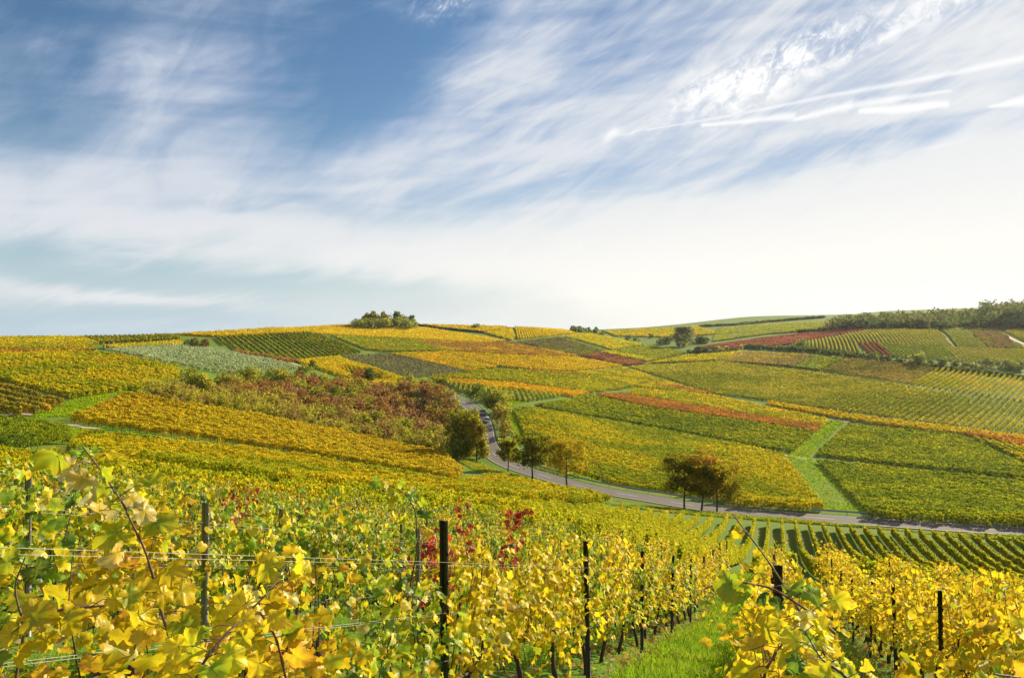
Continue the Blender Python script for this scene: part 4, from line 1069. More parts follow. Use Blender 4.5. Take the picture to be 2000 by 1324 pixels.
# ------------------------------------------------------------------ grass and fallen leaves
def build_grass():
    n = 230000
    y = 1.5 + 38 * rng.random(n) ** 1.5
    off = np.where(rng.random(n) < .55, -2.6 + 3.0 * rng.random(n) - 0.1, -16 + 28 * rng.random(n))
    x = off + DX * y
    m = (np.abs(x) < .75 * y + 1)
    x, y, off = x[m], y[m], off[m]
    rowd = np.min(np.abs(off[:, None] - np.array(ROWS)[None]), 1)
    m = rng.random(len(x)) < np.clip(0.12 + (rowd - .25) * 1.5, .10, 1) * (0.25 + 1.1 * vnoise(x, y, .8))
    x, y, rowd = x[m], y[m], rowd[m]; n = len(x)
    z = height(x, y)
    big = vnoise(x, y, .55)
    h = (0.05 + 0.11 * rng.random(n)) * (.5 + big) * np.clip(.5 + rowd, .5, 1.15)
    w = (0.004 + 0.0007 * y) * (0.7 + .6 * rng.random(n))
    a = rng.random(n) * 6.283; lean = rng.normal(0, .55, (n, 2)) * h[:, None]
    dx, dy = np.cos(a) * w, np.sin(a) * w
    z0 = z - .01
    v = np.stack([np.column_stack([x - dx, y - dy, z0]), np.column_stack([x + dx, y + dy, z0]),
                  np.column_stack([x + dx * .7 + lean[:, 0] * .45, y + dy * .7 + lean[:, 1] * .45, z0 + h * .6]), np.column_stack([x - dx * .7 + lean[:, 0] * .45, y - dy * .7 + lean[:, 1] * .45, z0 + h * .6]),
                  np.column_stack([x + lean[:, 0], y + lean[:, 1], z0 + h])], 1).reshape(-1, 3)
    i = np.arange(n)[:, None] * 5
    k = vnoise(x + 5, y, 1.4)[:, None]
    col = np.array([.17, .34, .010]) * (1 - k) + np.array([.30, .41, .014]) * k
    dry = rng.random(n) < 0.10 + .35 * (rowd < .5)
    col = np.where(dry[:, None], np.array([.26, .20, .06]), col) * (.7 + .6 * rng.random((n, 1)))
    o = obj('grass', mesh_np('grass', v, [i + np.array([0, 1, 2, 3]), i + np.array([3, 2, 4])], np.concatenate([col, col]), mat=M_GRASS))
    tag(o, 'bright green grass growing between the vine rows and in the alley', 'grass', kind='stuff')
    n = 9000
    y = 1.5 + 30 * rng.random(n) ** 1.4
    base = np.array(ROWS)[rng.integers(iA - 5, iA + 5, n)]
    x = base + DX * y + rng.normal(0, .55, n)
    Pc = np.column_stack([x, y, height(x, y) + .015 + .03 * rng.random(n)])
    nr = np.column_stack([rng.normal(0, .35, n), rng.normal(0, .35, n) - .25, np.ones(n)]); nr /= np.linalg.norm(nr, axis=1, keepdims=True)
    v = quads_at(Pc, 0.09 * (.6 + .7 * rng.random(n)), nrm=nr)
    cs = np.array([(.42, .22, .05), (.28, .13, .05), (.5, .36, .05), (.40, .30, .17)])[rng.integers(0, 4, n)] * (.7 + .5 * rng.random((n, 1)))
    o = obj('fallen_leaves', mesh_np('fallen_leaves', v, np.arange(len(v)).reshape(-1, 4), cs, mat=M_GRASS))
    tag(o, 'dry brown and yellow leaves lying under the vines', 'fallen leaves', kind='stuff')
build_grass()

# verge tufts along the road and the grass lanes
def turf(label, px, n, hgt, c1, c2, size_k=0.0016, name='grass'):
    poly = pixpoly(px, h=0.1, dmin=60)
    lo, hi = poly.min(0), poly.max(0)
    q = lo + (hi - lo) * rng.random((n * 4, 2))
    ins = np.zeros(len(q), bool); a, b = poly, np.roll(poly, -1, 0)
    for p0, p1 in zip(a, b):
        m = (p0[1] <= q[:, 1]) != (p1[1] <= q[:, 1])
        xx = p0[0] + (q[:, 1] - p0[1]) / (p1[1] - p0[1] + 1e-12) * (p1[0] - p0[0])
        ins ^= m & (q[:, 0] < xx)
    q = q[ins][:n]
    d, _ = road_dist(q[:, 0].copy(), q[:, 1].copy()); q = q[d > HW + .35]
    n = len(q)
    s = np.maximum(.12, np.hypot(q[:, 0], q[:, 1]) * size_k) * (.6 + .8 * rng.random(n))
    k = vnoise(q[:, 0], q[:, 1], 5.0)[:, None]
    Pc = np.column_stack([q, height(q[:, 0], q[:, 1]) + hgt * rng.random(n) * (.4 + vnoise(q[:, 0], q[:, 1], 2.2))])
    v = quads_at(Pc, s, up=1.2)
    col = (np.array(c1) * (1 - k) + np.array(c2) * k) * (.75 + .5 * rng.random((n, 1)))
    tag(obj(name, mesh_np(name, v, np.arange(len(v)).reshape(-1, 4), col, mat=M_GRASS)), label, 'grass', kind='stuff')
LG, LG2, DRYG = (.17, .31, .006), (.27, .34, .008), (.32, .27, .025)
turf('bright grass lane climbing between the green plots beyond the road', [(1612, 990), (1690, 1000), (1582, 890), (1650, 824), (1618, 820), (1534, 886)], 16000, .25, LG, LG2)
turf('narrow grass lane beside the orange red corner plot', [(1865, 846), (2000, 910), (2000, 900), (1885, 846)], 4000, .25, LG, LG2)
turf('grassy triangle at the road bend behind the hedge', [(985, 795), (1000, 798), (1032, 865), (1020, 868), (985, 835)], 5000, .25, LG, LG2)
turf('lush green headland under the staked plot', [(965, 776), (1035, 782), (1000, 794), (975, 790)], 3000, .25, LG, LG2)
turf('sunlit grass verge below the road trees', [(885, 895), (940, 898), (1010, 930), (1100, 952), (1200, 968), (1170, 974), (1060, 960), (950, 930)], 15000, .35, LG2, DRYG)
turf('green strip dividing the vine slope from the yellow plots', [(560, 940), (750, 958), (1000, 968), (1140, 982), (1200, 984), (1150, 976), (1000, 962), (750, 950)], 9000, .25, LG, LG2)
turf('grass fringe between the road and the vine row ends', [(1190, 985), (1300, 1000), (1500, 1017), (1750, 1034), (2050, 1054), (2050, 1046), (1750, 1028), (1500, 1011), (1300, 993)], 14000, .35, LG, DRYG)
turf('grass strip under the guardrail', [(1030, 908), (1110, 935), (1250, 962), (1500, 990), (1750, 1007), (2050, 1028), (2050, 1016), (1750, 998), (1500, 980), (1250, 952), (1110, 925)], 16000, .3, LG, LG2)
turf('green verge winding past the small dark plot', [(60, 818), (150, 838), (200, 845), (130, 860), (0, 872), (-60, 872), (-60, 866), (60, 858), (130, 840)], 6000, .25, LG, LG2)
turf('grassy track side under the ribbed orange plot', [(60, 806), (110, 795), (150, 775), (270, 756), (300, 758), (230, 768), (135, 812), (70, 816)], 9000, .25, LG, LG2)

# ------------------------------------------------------------------ trees
def grow_tree(H, clear, rad, cols, seed, nl=2600, ls=.28, sparse=0.0, limbs=13, shape=1.0, stems=1, droop=.02):
    rs = np.random.default_rng(seed); mb = MB()
    leafP = []
    for st in range(stems):
        lean = rs.normal(0, .03 + .10 * (stems > 1), 2)
        z = np.linspace(-.3, H * .90, 10)
        tr = np.column_stack([lean[0] * z + .10 * np.sin(z * .8 + seed), lean[1] * z + .10 * np.sin(z * .6 + 2 * seed), z])
        r0 = H * .020 / (stems ** .4)
        mb.tube(tr, r0 * (1 - .92 * (z / z[-1]).clip(0, 1)) + .015, 8)
        for l in range(limbs // stems):
            f = (l + rs.random()) / (limbs // stems)
            zb = clear + (H * .80 - clear) * f
            p0 = np.array([np.interp(zb, z, tr[:, q]) for q in range(3)])
            a = l * 2.4 + rs.random() * .9
            prof = rad * (1 - .55 * abs(f - .35) ** 1.3 * shape) * (.8 + .35 * rs.random())
            rise = (.25 + .55 * f) * prof + (.1 * H * f)
            tip = p0 + np.array([math.cos(a) * prof, math.sin(a) * prof, min(rise, H - zb)])
            t = np.linspace(0, 1, 6)[:, None]
            br = p0 + (tip - p0) * t + np.array([0, 0, -.06 * prof]) * np.sin(t * math.pi)
            mb.tube(br, np.linspace(r0 * .42 * (1 - .5 * f), .012, 6), 5)
            for s in range(7):
                tb = .35 + .65 * rs.random(); q0 = p0 + (tip - p0) * tb
                dv = rs.normal(0, 1, 3); dv[2] = abs(dv[2]) * .6 + .1; dv /= np.linalg.norm(dv)
                q1 = q0 + dv * rad * (.22 + .25 * rs.random())
                mb.tube([q0, (q0 + q1) / 2 + rs.normal(0, .06, 3), q1], [.03, .02, .01], 4)
                leafP.append((q0 + q1) / 2); leafP.append(q1)
    leafP = np.array(leafP)
    top = np.array([lean[0] * H * .85, lean[1] * H * .85, H * .9])
    leafP = np.concatenate([leafP, top + rs.normal(0, rad * .16, (10, 3))])
    keep = rs.random(len(leafP)) > sparse; leafP = leafP[keep]
    i = rs.integers(0, len(leafP), nl)
    Pc = leafP[i] + rs.normal(0, rad * .115, (nl, 3))
    Pc[:, 2] = np.clip(Pc[:, 2] - np.abs(rs.normal(0, 1, nl)) * droop * H, clear * .5, H * 1.02)
    cl = np.array(cols)[rs.integers(0, len(cols), len(leafP))]
    c = cl[i]; sp = rs.random(nl) < .35; c = np.where(sp[:, None], np.array(cols)[rs.integers(0, len(cols), nl)], c)
    c = c * (.7 + .6 * rs.random((nl, 1)))
    v = quads_at(Pc, ls * (.6 + .8 * rs.random(nl)), up=.35)
    return mb.mesh('tree_trunk', M_TREEBARK, True), mesh_np('tree_crown', v, np.arange(len(v)).reshape(-1, 4), c, mat=M_TREE)
def tree_at(name, label, u, v, px_h, px_w, cols, seed, clear=.22, group=None, cat='tree', **k):
    xy = pix(u, v, 0, dmin=60); d = xy[1]
    H = px_h * d / F; rad = px_w * .5 * d / F
    ls = max(.16, d * .0017)
    tm, cm = grow_tree(H, H * clear, rad, cols, seed, ls=ls, **k)
    e = empty(name, (xy[0], xy[1], h1(*xy)), 0, label, cat, group)
    obj('trunk', tm, e); obj('crown', cm, e)
    return e
BO, BOL, BGR, BYG, BDK = (.40, .23, .008), (.28, .24, .008), (.15, .16, .006), (.42, .35, .008), (.095, .10, .006)
G_RD = 'trees lining the road'
tree_at('roadside_tree', 'large dark green tree with several stems where the road disappears behind leaves', 903, 893, 92, 68, [BDK, BGR, BGR, BYG], 11, .10, G_RD, droop=.16, nl=8000, stems=2, limbs=22)
tree_at('roadside_tree', 'yellow flushed tree on thin twin stems touching the dark green one', 931, 898, 92, 44, [BYG, BGR, BOL, (.30, .22, .02)], 12, .20, G_RD, droop=.09, nl=5000, stems=2, limbs=16)
tree_at('roadside_tree', 'small slender tree between the bend and the dark maple shaped tree', 991, 922, 66, 40, [BOL, BYG, BGR], 13, .34, G_RD, nl=3400, sparse=.1)
tree_at('roadside_tree', 'dark domed tree standing on the verge next to the airy spreading one', 1039, 940, 88, 74, [BDK, BGR, BOL], 14, .30, G_RD, nl=6400, sparse=.08)
tree_at('roadside_tree', 'airy thinly leaved spreading tree with visible branches beside the road', 1108, 953, 100, 84, [BOL, BO, BYG], 15, .30, G_RD, nl=4600, sparse=.10)
tree_at('roadside_tree', 'dark outer tree of the group of three with a leaning stem', 1338, 990, 108, 82, [BDK, BOL, BGR], 16, .30, G_RD, nl=7400, sparse=.06)
tree_at('roadside_tree', 'tall orange brown tree in the middle of the group of three', 1371, 993, 116, 84, [BO, (.30, .14, .02), BOL], 17, .30, G_RD, nl=5600, sparse=.18)
tree_at('roadside_tree', 'dark bushy tree closing the group of three with orange tips', 1400, 996, 100, 88, [BDK, BOL, BO, BGR], 18, .28, G_RD, nl=8000, sparse=.04)
tree_at('sapling', 'thin young tree on the verge before the road dashes', 946, 893, 22, 9, [BGR, BOL], 19, .3, nl=220, limbs=6, cat='sapling')

# bushes: prototype meshes reused
def bush_mesh(rad, hgt, cols, seed, nl, ls, lobes=7):
    rs = np.random.default_rng(seed)
    c0 = np.column_stack([rs.normal(0, rad * .42, lobes), rs.normal(0, rad * .42, lobes), hgt * (.18 + .55 * (np.arange(lobes) + rs.random(lobes)) / lobes)])
    lr = np.minimum(rad * (.50 + .28 * rs.random(lobes)), hgt * .42)
    i = rs.integers(0, lobes, nl); dv = rs.normal(0, 1, (nl, 3)); dv /= np.linalg.norm(dv, axis=1, keepdims=True)
    Pc = c0[i] + dv * (lr[i] * (.55 + .5 * rs.random(nl)))[:, None]
    Pc[:, 2] = np.abs(Pc[:, 2])
    cl = np.array(cols)[rs.integers(0, len(cols), lobes)][i]
    sp = rs.random(nl) < .3; cl = np.where(sp[:, None], np.array(cols)[rs.integers(0, len(cols), nl)], cl)
    return Pc, cl * (.7 + .6 * rs.random((nl, 1))), ls * (.6 + .8 * rs.random(nl)), c0
def bush_at(label, u, v, px_h, px_w, cols, seed, name='bush', cat='bush', group=None, nl=500, dmin=60, lobes=8):
    xy = pix(u, v, 0, dmin=dmin); d = xy[1]
    H, rad = px_h * d / F, px_w * .5 * d / F
    ls = max(.16, d * .0017)
    nl = int(np.clip(nl * (rad * (rad + H)) / (ls * ls) / 90, 60, 4000))
    Pc, cl, s, c0 = bush_mesh(rad, H, cols, seed, nl, ls, lobes)
    e = empty(name, (xy[0], xy[1], h1(*xy)), 0, label, cat, group)
    v_ = quads_at(Pc, s, up=.3)
    obj('foliage', mesh_np('bush_foliage', v_, np.arange(len(v_)).reshape(-1, 4), cl, mat=M_TREE), e)
    mb = MB()
    for q in c0: mb.tube([(0, 0, -.1), (q[0] * .5, q[1] * .5, q[2] * .6), q], [.06, .04, .015], 5)
    obj('stem', mb.mesh('bush_stem', M_TREEBARK), e)
    return e
SG, SDG, SYG, SBR, SRB = (.15, .19, .014), (.075, .10, .012), (.34, .31, .018), (.21, .12, .03), (.17, .065, .04)
FARG, FARY = (.13, .175, .035), (.30, .28, .04)
bl = [
    ('round dark bush at the upper end of the hedge above the road bend', 927, 778, 30, 44, [SDG, SG]), ('tall olive bush where the guardrail straightens', 953, 806, 46, 50, [SG, SDG, SYG]),
    ('dark green bush pressed to the guardrail on the bend', 967, 830, 54, 44, [SDG, SG, SYG]), ('rusty brown bush on the bank beside the grassy triangle', 980, 852, 54, 34, [SBR, SYG, SBR]),
    ('yellow green bush topping the bank by the white path scrap', 976, 800, 34, 34, [SYG, SG]), ('twiggy brown bush at the foot of the bank', 984, 872, 36, 30, [SBR, SYG]),
    ('dark bush at the skyline side of the staked plot', 385, 681, 20, 56, [SDG, SG, SBR]), ('lone round bush on the yellow brow', 929, 643, 11, 13, [SDG, SG]),
    ('tall round green bush at the head of the thicket', 370, 764, 50, 44, [SYG, SG]), ('pale green bush next to the tall round one', 398, 770, 46, 40, [SYG, (.40, .36, .03)]),
    ('green bush on the thicket rim below the staked plot', 482, 756, 42, 46, [SG, SYG]), ('bright green bush in the fold of the thicket rim', 590, 738, 30, 26, [SYG, SG]),
    ('broad green bush spreading along the thicket rim', 445, 762, 36, 50, [SG, SYG, SBR]), ('low olive bush between two greener ones on the rim', 530, 748, 30, 40, [SG, SYG]),
    ('shaggy undergrowth at the foot of the dark roadside tree', 893, 896, 44, 46, [SG, SDG, SYG]),
    ('dark bush beside the pale track end', 612, 722, 22, 18, [SDG, SG]), ('orange red bush at the edge of the yellow patch', 702, 742, 24, 22, [SBR, (.34, .14, .03)]),
    ('dark green bush beside the orange red one', 720, 746, 38, 24, [SDG, SG]), ('willowy yellow green bush near the road entry', 800, 760, 22, 40, [SYG, SG]),
    ('feathery green bush just before the road entry', 830, 766, 22, 34, [SYG, SG]), ('pale feathery bush across from the road entry', 860, 752, 18, 30, [SYG, SG]),
    ('yellow bush low in the thicket above the golden plot', 560, 800, 36, 34, [SYG, (.32, .25, .03)]), ('upright yellow green bush in the lower thicket', 715, 838, 40, 24, [SYG, SG]),
    ('dark green bush at the bottom of the thicket', 640, 822, 36, 30, [SG, SDG]), ('bright bush at the lower corner of the thicket', 740, 830, 32, 24, [SYG, SG]),
    ('green bush among brown shrubs mid thicket', 800, 850, 36, 34, [SG, SYG]), ('olive bush close behind the dark roadside tree', 850, 868, 40, 40, [SYG, SBR, SG]),
    ('yellowish bush alone on the lower grass edge', 880, 930, 18, 40, [SBR, SYG, (.4, .24, .03)]),
    ('squat dark bush in the far hedge line', 1300, 672, 16, 30, [FARG, SDG]), ('low dark hedge bush under the willow', 1375, 671, 14, 44, [FARG, SDG]),
    ('small round bush at the foot of the willow', 1324, 677, 10, 9, [FARG, SG]), ('round bush a little apart from the willow', 1334, 678, 12, 11, [FARG, SYG]),
    ('low shrub below the willow in the hollow', 1370, 689, 12, 40, [SDG, FARG]), ('tiny round tree first in the short avenue', 1379, 688, 13, 10, [FARG, SYG]),
    ('tiny round tree second in the short avenue', 1393, 688, 13, 10, [FARG, SDG]), ('pale tiny tree third in the short avenue', 1406, 687, 13, 9, [FARY, SYG]),
    ('smallest tree of the short avenue', 1419, 685, 10, 7, [FARY]), ('pale yellow little tree at the end of the hedge', 1449, 684, 13, 9, [(.34, .28, .06), FARY]),
    ('lone bush in the saddle field', 1228, 664, 11, 14, [FARG, SG]), ('round lone bush by the saddle track', 1273, 661, 10, 9, [FARG, SDG]), ('low scrub beside the lone saddle bush', 1243, 665, 6, 12, [FARG]),
    ('dark round bush interrupting the hedge', 1566, 681, 18, 24, [FARG, SG]), ('small bush at the corner of the red patch', 1711, 697, 10, 13, [FARG, SG]),
    ('pale bush breaking out of the hedge below ribbed rows', 1790, 709, 20, 36, [FARY, FARG]), ('round green bush first in the row along the track', 1818, 713, 12, 14, [FARG, SG]),
    ('broad green bush second in the row along the track', 1842, 716, 16, 26, [FARG, SG]), ('dark green bush third in the row along the track', 1866, 717, 14, 18, [FARG, SDG]),
    ('small green bush fourth in the row along the track', 1884, 720, 14, 16, [FARG, SG]), ('low pale bush fifth in the row along the track', 1908, 721, 14, 26, [FARY, FARG]),
    ('tall olive bush sixth in the row along the track', 1928, 717, 18, 24, [FARG, SDG]), ('wide olive bush seventh in the row along the track', 1962, 721, 20, 36, [FARG, FARY]),
    ('dark green bush eighth in the row along the track', 1990, 722, 18, 26, [FARG, SDG]),
]
for n_, (lab, u, v, ph, pw, cols) in enumerate(bl): bush_at(lab, u, v, ph, pw, cols, 100 + n_, group='bushes and small trees between the plots')
tree_at('willow_tree', 'broad silvery willow rising above the hollow', 1336, 676, 36, 44, [(.17, .18, .07), (.13, .15, .05), FARG], 40, .08, nl=1700, limbs=22)

def mass(name, label, spots, cols, cat, nl=90, ls_k=.0018, seed=1, pick=None):
    """many crowns growing into one another"""
    Vs, Cs = [], []
    for j, (x, y, H, rad) in enumerate(spots):
        d = math.hypot(x, y); ls = max(.16, d * ls_k)
        n = int(np.clip(2.2 * rad * (rad + H) / (ls * ls), 40, 900))
        cc = pick(x, y) if pick else [cols[(j * 7 + seed) % len(cols)], cols[(j * 13 + 3) % len(cols)]]
        Pc, cl, s, _ = bush_mesh(rad, H, cc, seed * 1000 + j, n, ls, 6)
        Vs.append(quads_at(Pc + np.array([x, y, h1(x, y)]), s, up=.3)); Cs.append(cl)
    v = np.concatenate(Vs)
    return tag(obj(name, mesh_np(name, v, np.arange(len(v)).reshape(-1, 4), np.concatenate(Cs), mat=M_TREE)), label, cat, kind='stuff')
def scatter(px, n, h=0.0, dmin=60, sp=0.0):
    poly = pixpoly(px, h=h, dmin=dmin); lo, hi = poly.min(0), poly.max(0); out = []
    a, b = poly, np.roll(poly, -1, 0); tries = 0
    while len(out) < n and tries < n * 60:
        tries += 1
        q = lo + (hi - lo) * rng.random(2)
        m = (a[:, 1] <= q[1]) != (b[:, 1] <= q[1])
        xs = a[m, 0] + (q[1] - a[m, 1]) / (b[m, 1] - a[m, 1]) * (b[m, 0] - a[m, 0])
        if (xs > q[0]).sum() % 2 and all((q[0] - o[0]) ** 2 + (q[1] - o[1]) ** 2 > sp * sp for o in out[-120:]): out.append(q)
    return out
TH_PX = [(262, 765), (330, 779), (500, 806), (700, 845), (868, 880), (895, 850), (888, 805), (860, 780), (800, 764), (700, 748), (620, 735), (560, 735), (500, 745), (430, 755), (345, 752)]
def thick_spots():
    out = []
    for q in scatter(TH_PX, 820, h=1.2, sp=1.5):
        H = 1.6 + 3.9 * rng.random() ** 1.5; out.append((q[0], q[1], H, 1.7 + 1.6 * rng.random()))
    return out
ts_ = thick_spots()
def thick_cols(x, y):
    u = CU + F * x / y; v = HV - F * (h1(x, y) + 2) / y
    low = (v - np.interp(u, [262, 500, 700, 868], [765, 806, 845, 880])) ; r = rng.random()     # rows above the lower rim
    if low > -34: return [SYG, (.30, .25, .03)] if r < .62 else [SBR, (.24, .17, .035)]
    if low < -62 and u < 720: return [SG, SYG] if r < .45 else [TBR, SBR]
    if u > 840: return [SYG, SBR] if r < .5 else [TBR, (.17, .11, .03)]
    return [TBR, SBR] if r < .58 else ([SYG, SBR] if r < .82 else [(.30, .16, .07), TBR])
TBR = (.26, .11, .024)
mass('thicket', 'brown red and olive thicket filling the hollow above the golden plot', ts_, [SBR], 'thicket', seed=5, pick=thick_cols)
def wood_spots(px, n, H0, H1, h=2, sp=3):
    return [(q[0], q[1], H0 + (H1 - H0) * rng.random(), (H0 + H1) * .5 * (.30 + .2 * rng.random())) for q in scatter(px, n, h=h, sp=sp)]
mass('woodland', 'hazy green wood covering the ridge above the ribbed plots',
     wood_spots([(1604, 645), (1660, 642), (1720, 641), (1840, 642), (1950, 640), (2080, 650), (2080, 612), (1940, 618), (1850, 622), (1750, 626), (1640, 634)], 420, 10, 17, sp=4)
     + wood_spots([(1915, 640), (2080, 645), (2080, 615), (1925, 620)], 60, 20, 27, sp=5), [(.09, .125, .025), (.11, .14, .035), (.09, .12, .025), (.15, .15, .04), (.065, .09, .022), (.14, .12, .035)], 'wood', seed=9)
cs_ = []
for q in range(70):
    u = 690 + 122 * rng.random(); d = 738 + 80 * rng.random() ** 1.3; e_ = math.sin(math.pi * min(1, max(0, (u - 684) / 134))) ** .6
    x = (u - CU) / F * d; cs_.append((x, d, (3.5 + 10.5 * e_) * (.75 + .4 * rng.random()), 3.2 + 2.2 * rng.random()))
mass('copse', 'rounded copse of bushes and trees crowning the hilltop', cs_, [(.16, .19, .03), SG, FARY, (.28, .22, .06), SG, (.24, .17, .06), SYG], 'copse', seed=11)
for n_, (lab, u, v, ph, pw, cols) in enumerate([
    ('yellow topped tree at the thin end of the hilltop copse', 717, 637, 27, 16, [(.30, .26, .05), FARY]), ('light yellow tree leaning out of the hilltop copse', 728, 637, 31, 16, [(.36, .30, .06), FARY]),
    ('russet tree in the middle of the hilltop copse', 748, 637, 28, 18, [(.22, .14, .06), FARY]), ('dark crowned tree standing tallest in the hilltop copse', 775, 636, 28, 20, [SDG, SG]),
    ('slim grey green tree at the steep end of the hilltop copse', 803, 635, 19, 12, [FARG, SG])]):
    tree_at('copse_tree', lab, u, v, ph, pw, cols, 60 + n_, .06, 'trees of the hilltop copse', droop=.15, nl=700, limbs=9)
mass('woodland', 'dark line of far trees on the saddle skyline', wood_spots([(1110, 645), (1180, 655), (1178, 647), (1120, 641)], 34, 4, 9, sp=3), [FARG, SDG, (.11, .12, .04)], 'wood', seed=12)

def hedge(label, px, w, H, cols, seed, n=None):
    pl = pixpoly(px, closed=False, step=6, dmin=60); L = np.hypot(*np.diff(pl, axis=0).T).sum()
    spots = []
    t_ = np.concatenate([[0], np.cumsum(np.hypot(*np.diff(pl, axis=0).T))])
    for s in np.arange(0, L, w * .55):
        x = np.interp(s, t_, pl[:, 0]) + rng.normal(0, w * .15); y = np.interp(s, t_, pl[:, 1]) + rng.normal(0, w * .15)
        spots.append((x, y, H * (.7 + .5 * rng.random()), w * (.55 + .25 * rng.random())))
    o = mass('hedge', label, spots, cols, 'hedge', seed=seed)
    del o['kind']
hedge('long dark hedge running along the foot of the ribbed plots', [(1455, 680), (1500, 683), (1580, 687), (1640, 695), (1700, 702), (1770, 711)], 4.5, 4.2, [SDG, FARG, SDG], 21)
hedge('dark hedge continuing below the row of round bushes', [(1775, 712), (1850, 722), (1930, 731), (2060, 746)], 3.2, 2.6, [SDG, FARG], 22)
hedge('thin dark hedge on the far skyline', [(1370, 639), (1430, 636), (1500, 630), (1560, 625), (1610, 621)], 4.0, 3.5, [FARG, SDG], 23)
hedge('low hedge climbing toward the ridge wood', [(1560, 650), (1600, 647), (1640, 644)], 4.0, 4.0, [FARG, SDG], 24)
hedge('tall dark hedge on the near side of the hollow track', [(1345, 690), (1400, 690), (1440, 687)], 3.6, 3.4, [SDG, FARG], 25)
hedge('dark shrub line between the hill brow and the copse', [(812, 636), (850, 641), (905, 647), (950, 651)], 2.4, 2.0, [SBR, SDG], 26)

# stakes standing clear along the top of the young plot
smb = MB(); smb.box((0, 0, 1.1), (.13, .13, 2.6)); smb.box((0, 0, 2.42), (.09, .09, .06)); sme = smb.mesh('stake', M_WOODPOST)
for j, q in enumerate(np.linspace(0, 1, 15)):
    u = 205 + (365 - 205) * q; xy = pix(u, 684 - 9 * q, 0, dmin=60)
    o = bpy.data.objects.new('stake', sme); link(o); o.location = (xy[0], xy[1], h1(*xy))
    tag(o, 'white wooden stake on the upper edge of the silvery young vineyard', 'stake', 'white stakes along the young vineyard')

# ------------------------------------------------------------------ road furniture and cars
def delineator(label, u, v):
    xy = pix(u, v, 0, dmin=100)
    e = empty('delineator_post', (xy[0], xy[1], h1(*xy)), 0, label, 'road post', 'white delineator posts along the road')
    b = MB(); pr = [(-.07, -.05), (.07, -.05), (.05, .06), (-.05, .06)]
    b.add([(x, y, -.2) for x, y in pr] + [(x, y, .70) for x, y in pr], [(0, 1, 5, 4), (1, 2, 6, 5), (2, 3, 7, 6), (3, 0, 4, 7), (3, 2, 1, 0)])
    b.add([(x, y, .88) for x, y in pr] + [(x * .9, y * .9, 1.06 + .04 * (y < 0)) for x, y in pr], [(0, 1, 5, 4), (1, 2, 6, 5), (2, 3, 7, 6), (3, 0, 4, 7), (4, 5, 6, 7)])
    obj('body', b.mesh('delineator_body', M_WHITE), e)
    k = MB(); k.add([(x * 1.01, y * 1.01, .70) for x, y in pr] + [(x * 1.01, y * 1.01, .88) for x, y in pr], [(0, 1, 5, 4), (1, 2, 6, 5), (2, 3, 7, 6), (3, 0, 4, 7), (4, 5, 6, 7), (3, 2, 1, 0)])
    obj('band', k.mesh('delineator_band', M_BLACK), e)
for lab, u, v in (('white delineator post standing brightest at the near road edge', 1153, 961), ('slim white delineator post behind the guardrail', 1172, 947), ('greyish delineator post near the airy tree', 1133, 956),
                  ('white delineator post between sapling and small slender tree', 979, 912), ('white delineator post at the road entry', 871, 774), ('white delineator post under the twin stemmed tree', 932, 888)): delineator(lab, u, v)

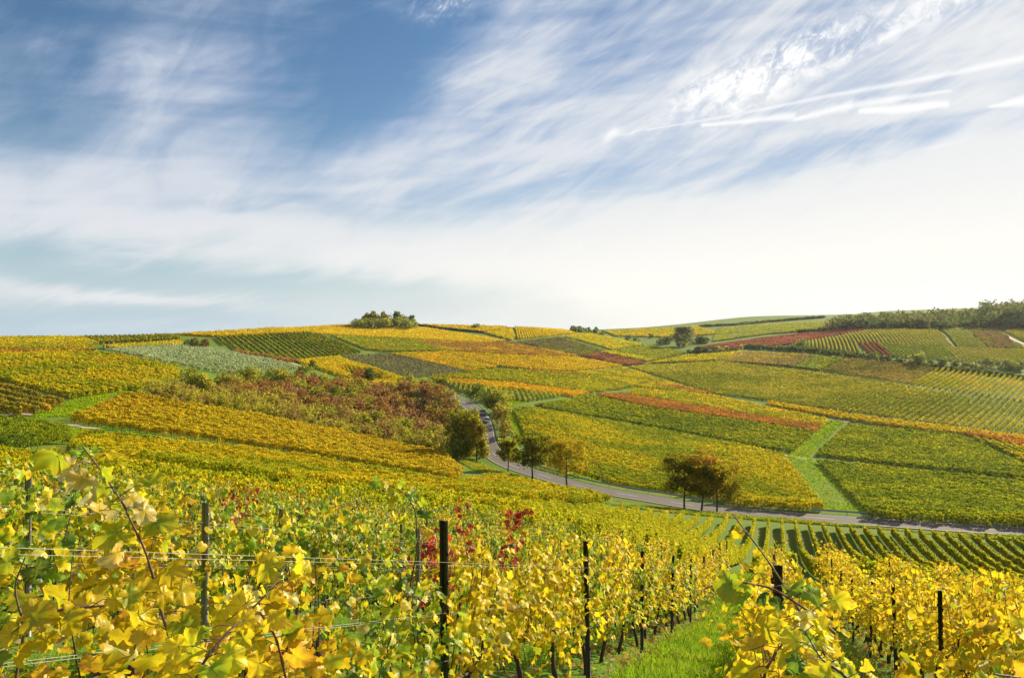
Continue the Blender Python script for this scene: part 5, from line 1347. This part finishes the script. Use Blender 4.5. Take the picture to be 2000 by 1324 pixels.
M_GLASS = plain('dark_glass', (.02, .025, .03), .08, 0, .1, 2)
M_TYRE = plain('tyre', (.015, .015, .015), .9, 0, .2, 6)
M_LAMP = plain('red_lamp', (.4, .02, .02), .2, 0, .1, 4)
def car(label, paint, s_at, lane):
    i = int(np.argmin(np.hypot(road[:, 0] - (s_at[0] - CU) / F * s_at[1], road[:, 1] - s_at[1])))
    tg, nr = frame(road)
    up = -tg[i]                                     # the polyline runs towards us; the cars drive away uphill
    p = road[i] + nr[i] * lane
    e = empty('car', (p[0], p[1], road_z[i] + .055), math.atan2(up[1], up[0]), label, 'car', 'cars driving round the bend')
    W = .86
    prof = [(-2.1, .30), (-2.15, .62), (-2.08, .92), (-1.15, 1.0), (.75, .98), (1.75, .84), (2.1, .68), (2.15, .42), (2.05, .26)]
    def extr(pr, w0, w1, mat, name):
        b = MB(); n = len(pr)
        v = [(x, -(w0 + (w1 - w0) * 0), z) for x, z in pr] + [(x, w0, z) for x, z in pr]
        b.add(v, [(j, (j + 1) % n, (j + 1) % n + n, j + n) for j in range(n)] + [tuple(range(n))[::-1], tuple(range(n, 2 * n))])
        return b.mesh(name, mat)
    me = extr(prof, W, W, paint, 'car_body')
    bo = obj('body', me, e); bv = bo.modifiers.new('bevel', 'BEVEL'); bv.width = .07; bv.segments = 3
    b = MB()                                        # glasshouse, tapered inwards
    lo = [(-2.0, .93), (.85, .95)]; hi = [(-1.55, 1.40), (.10, 1.42)]
    v = [(lo[0][0], -W * .95, lo[0][1]), (lo[1][0], -W * .95, lo[1][1]), (lo[1][0], W * .95, lo[1][1]), (lo[0][0], W * .95, lo[0][1]),
         (hi[0][0], -W * .74, hi[0][1]), (hi[1][0], -W * .74, hi[1][1]), (hi[1][0], W * .74, hi[1][1]), (hi[0][0], W * .74, hi[0][1])]
    b.add(v, [(0, 3, 2, 1), (0, 1, 5, 4), (1, 2, 6, 5), (2, 3, 7, 6), (3, 0, 4, 7)])
    obj('window', b.mesh('car_glass', M_GLASS), e)
    b = MB(); b.box((-.72, 0, 1.43), (1.74, W * 1.52, .05)); ro = obj('roof', b.mesh('car_roof', paint), e)
    b = MB()
    for s in (-1, 1):
        b.tube([(-1.98, s * W * .93, .95), (-1.53, s * W * .75, 1.41)], .04, 5); b.tube([(.85, s * W * .93, .95), (.12, s * W * .75, 1.42)], .04, 5); b.tube([(-.6, s * W * .945, .95), (-.6, s * W * .76, 1.42)], .035, 5)
    obj('pillar', b.mesh('car_pillar', paint), e)
    for x in (-1.3, 1.35):
        for s in (-1, 1):
            b = MB(); b.tube([(x, s * W - .11, .31), (x, s * W - .08, .31), (x, s * W + .03, .31), (x, s * W + .05, .31)], [.27, .31, .31, .27], 16)
            w = obj('wheel', b.mesh('car_tyre', M_TYRE), e)
            b = MB(); b.tube([(x, s * (W + .045), .31), (x, s * (W + .062), .31)], [.2, .17], 12); obj('rim', b.mesh('car_rim', M_RAIL), w)
    for s in (-1, 1):
        b = MB(); b.box((-2.12, s * .62, .76), (.08, .34, .16)); obj('taillight', b.mesh('car_lamp', M_LAMP), e)
        b = MB(); b.box((2.05, s * .62, .66), (.12, .36, .12)); obj('headlight', b.mesh('car_headlamp', M_WHITE), e)
    b = MB(); b.box((-2.17, 0, .55), (.03, .52, .11)); obj('number_plate', b.mesh('car_plate', M_WHITE), e)
P_W = plain('white_car_paint', (.62, .62, .63), .25, 0, .02, 2); P_G = plain('grey_car_paint', (.22, .23, .25), .25, .4, .02, 2)
car('white car following close behind a grey one on the shaded bend', P_W, (940, 229), -1.35)
car('grey car leading a white one up the shaded bend', P_G, (939, 241), -1.35)

# ------------------------------------------------------------------ the air
def build_haze():
    m, t = new_mat('haze')
    pv = t.node('ShaderNodeVolumePrincipled')
    pv.inputs['Color'].default_value = (0.93, 0.96, 1.0, 1); pv.inputs['Density'].default_value = 0.000035; pv.inputs['Anisotropy'].default_value = 0.35
    o = t.node('ShaderNodeOutputMaterial'); t.l.new(pv.outputs[0], o.inputs['Volume'])
    b = MB(); b.box((0, 1150, -40), (6200, 2500, 290))
    tag(obj('haze', b.mesh('haze', m)), 'thin bright autumn haze over the far slopes', 'haze', kind='stuff')
build_haze()
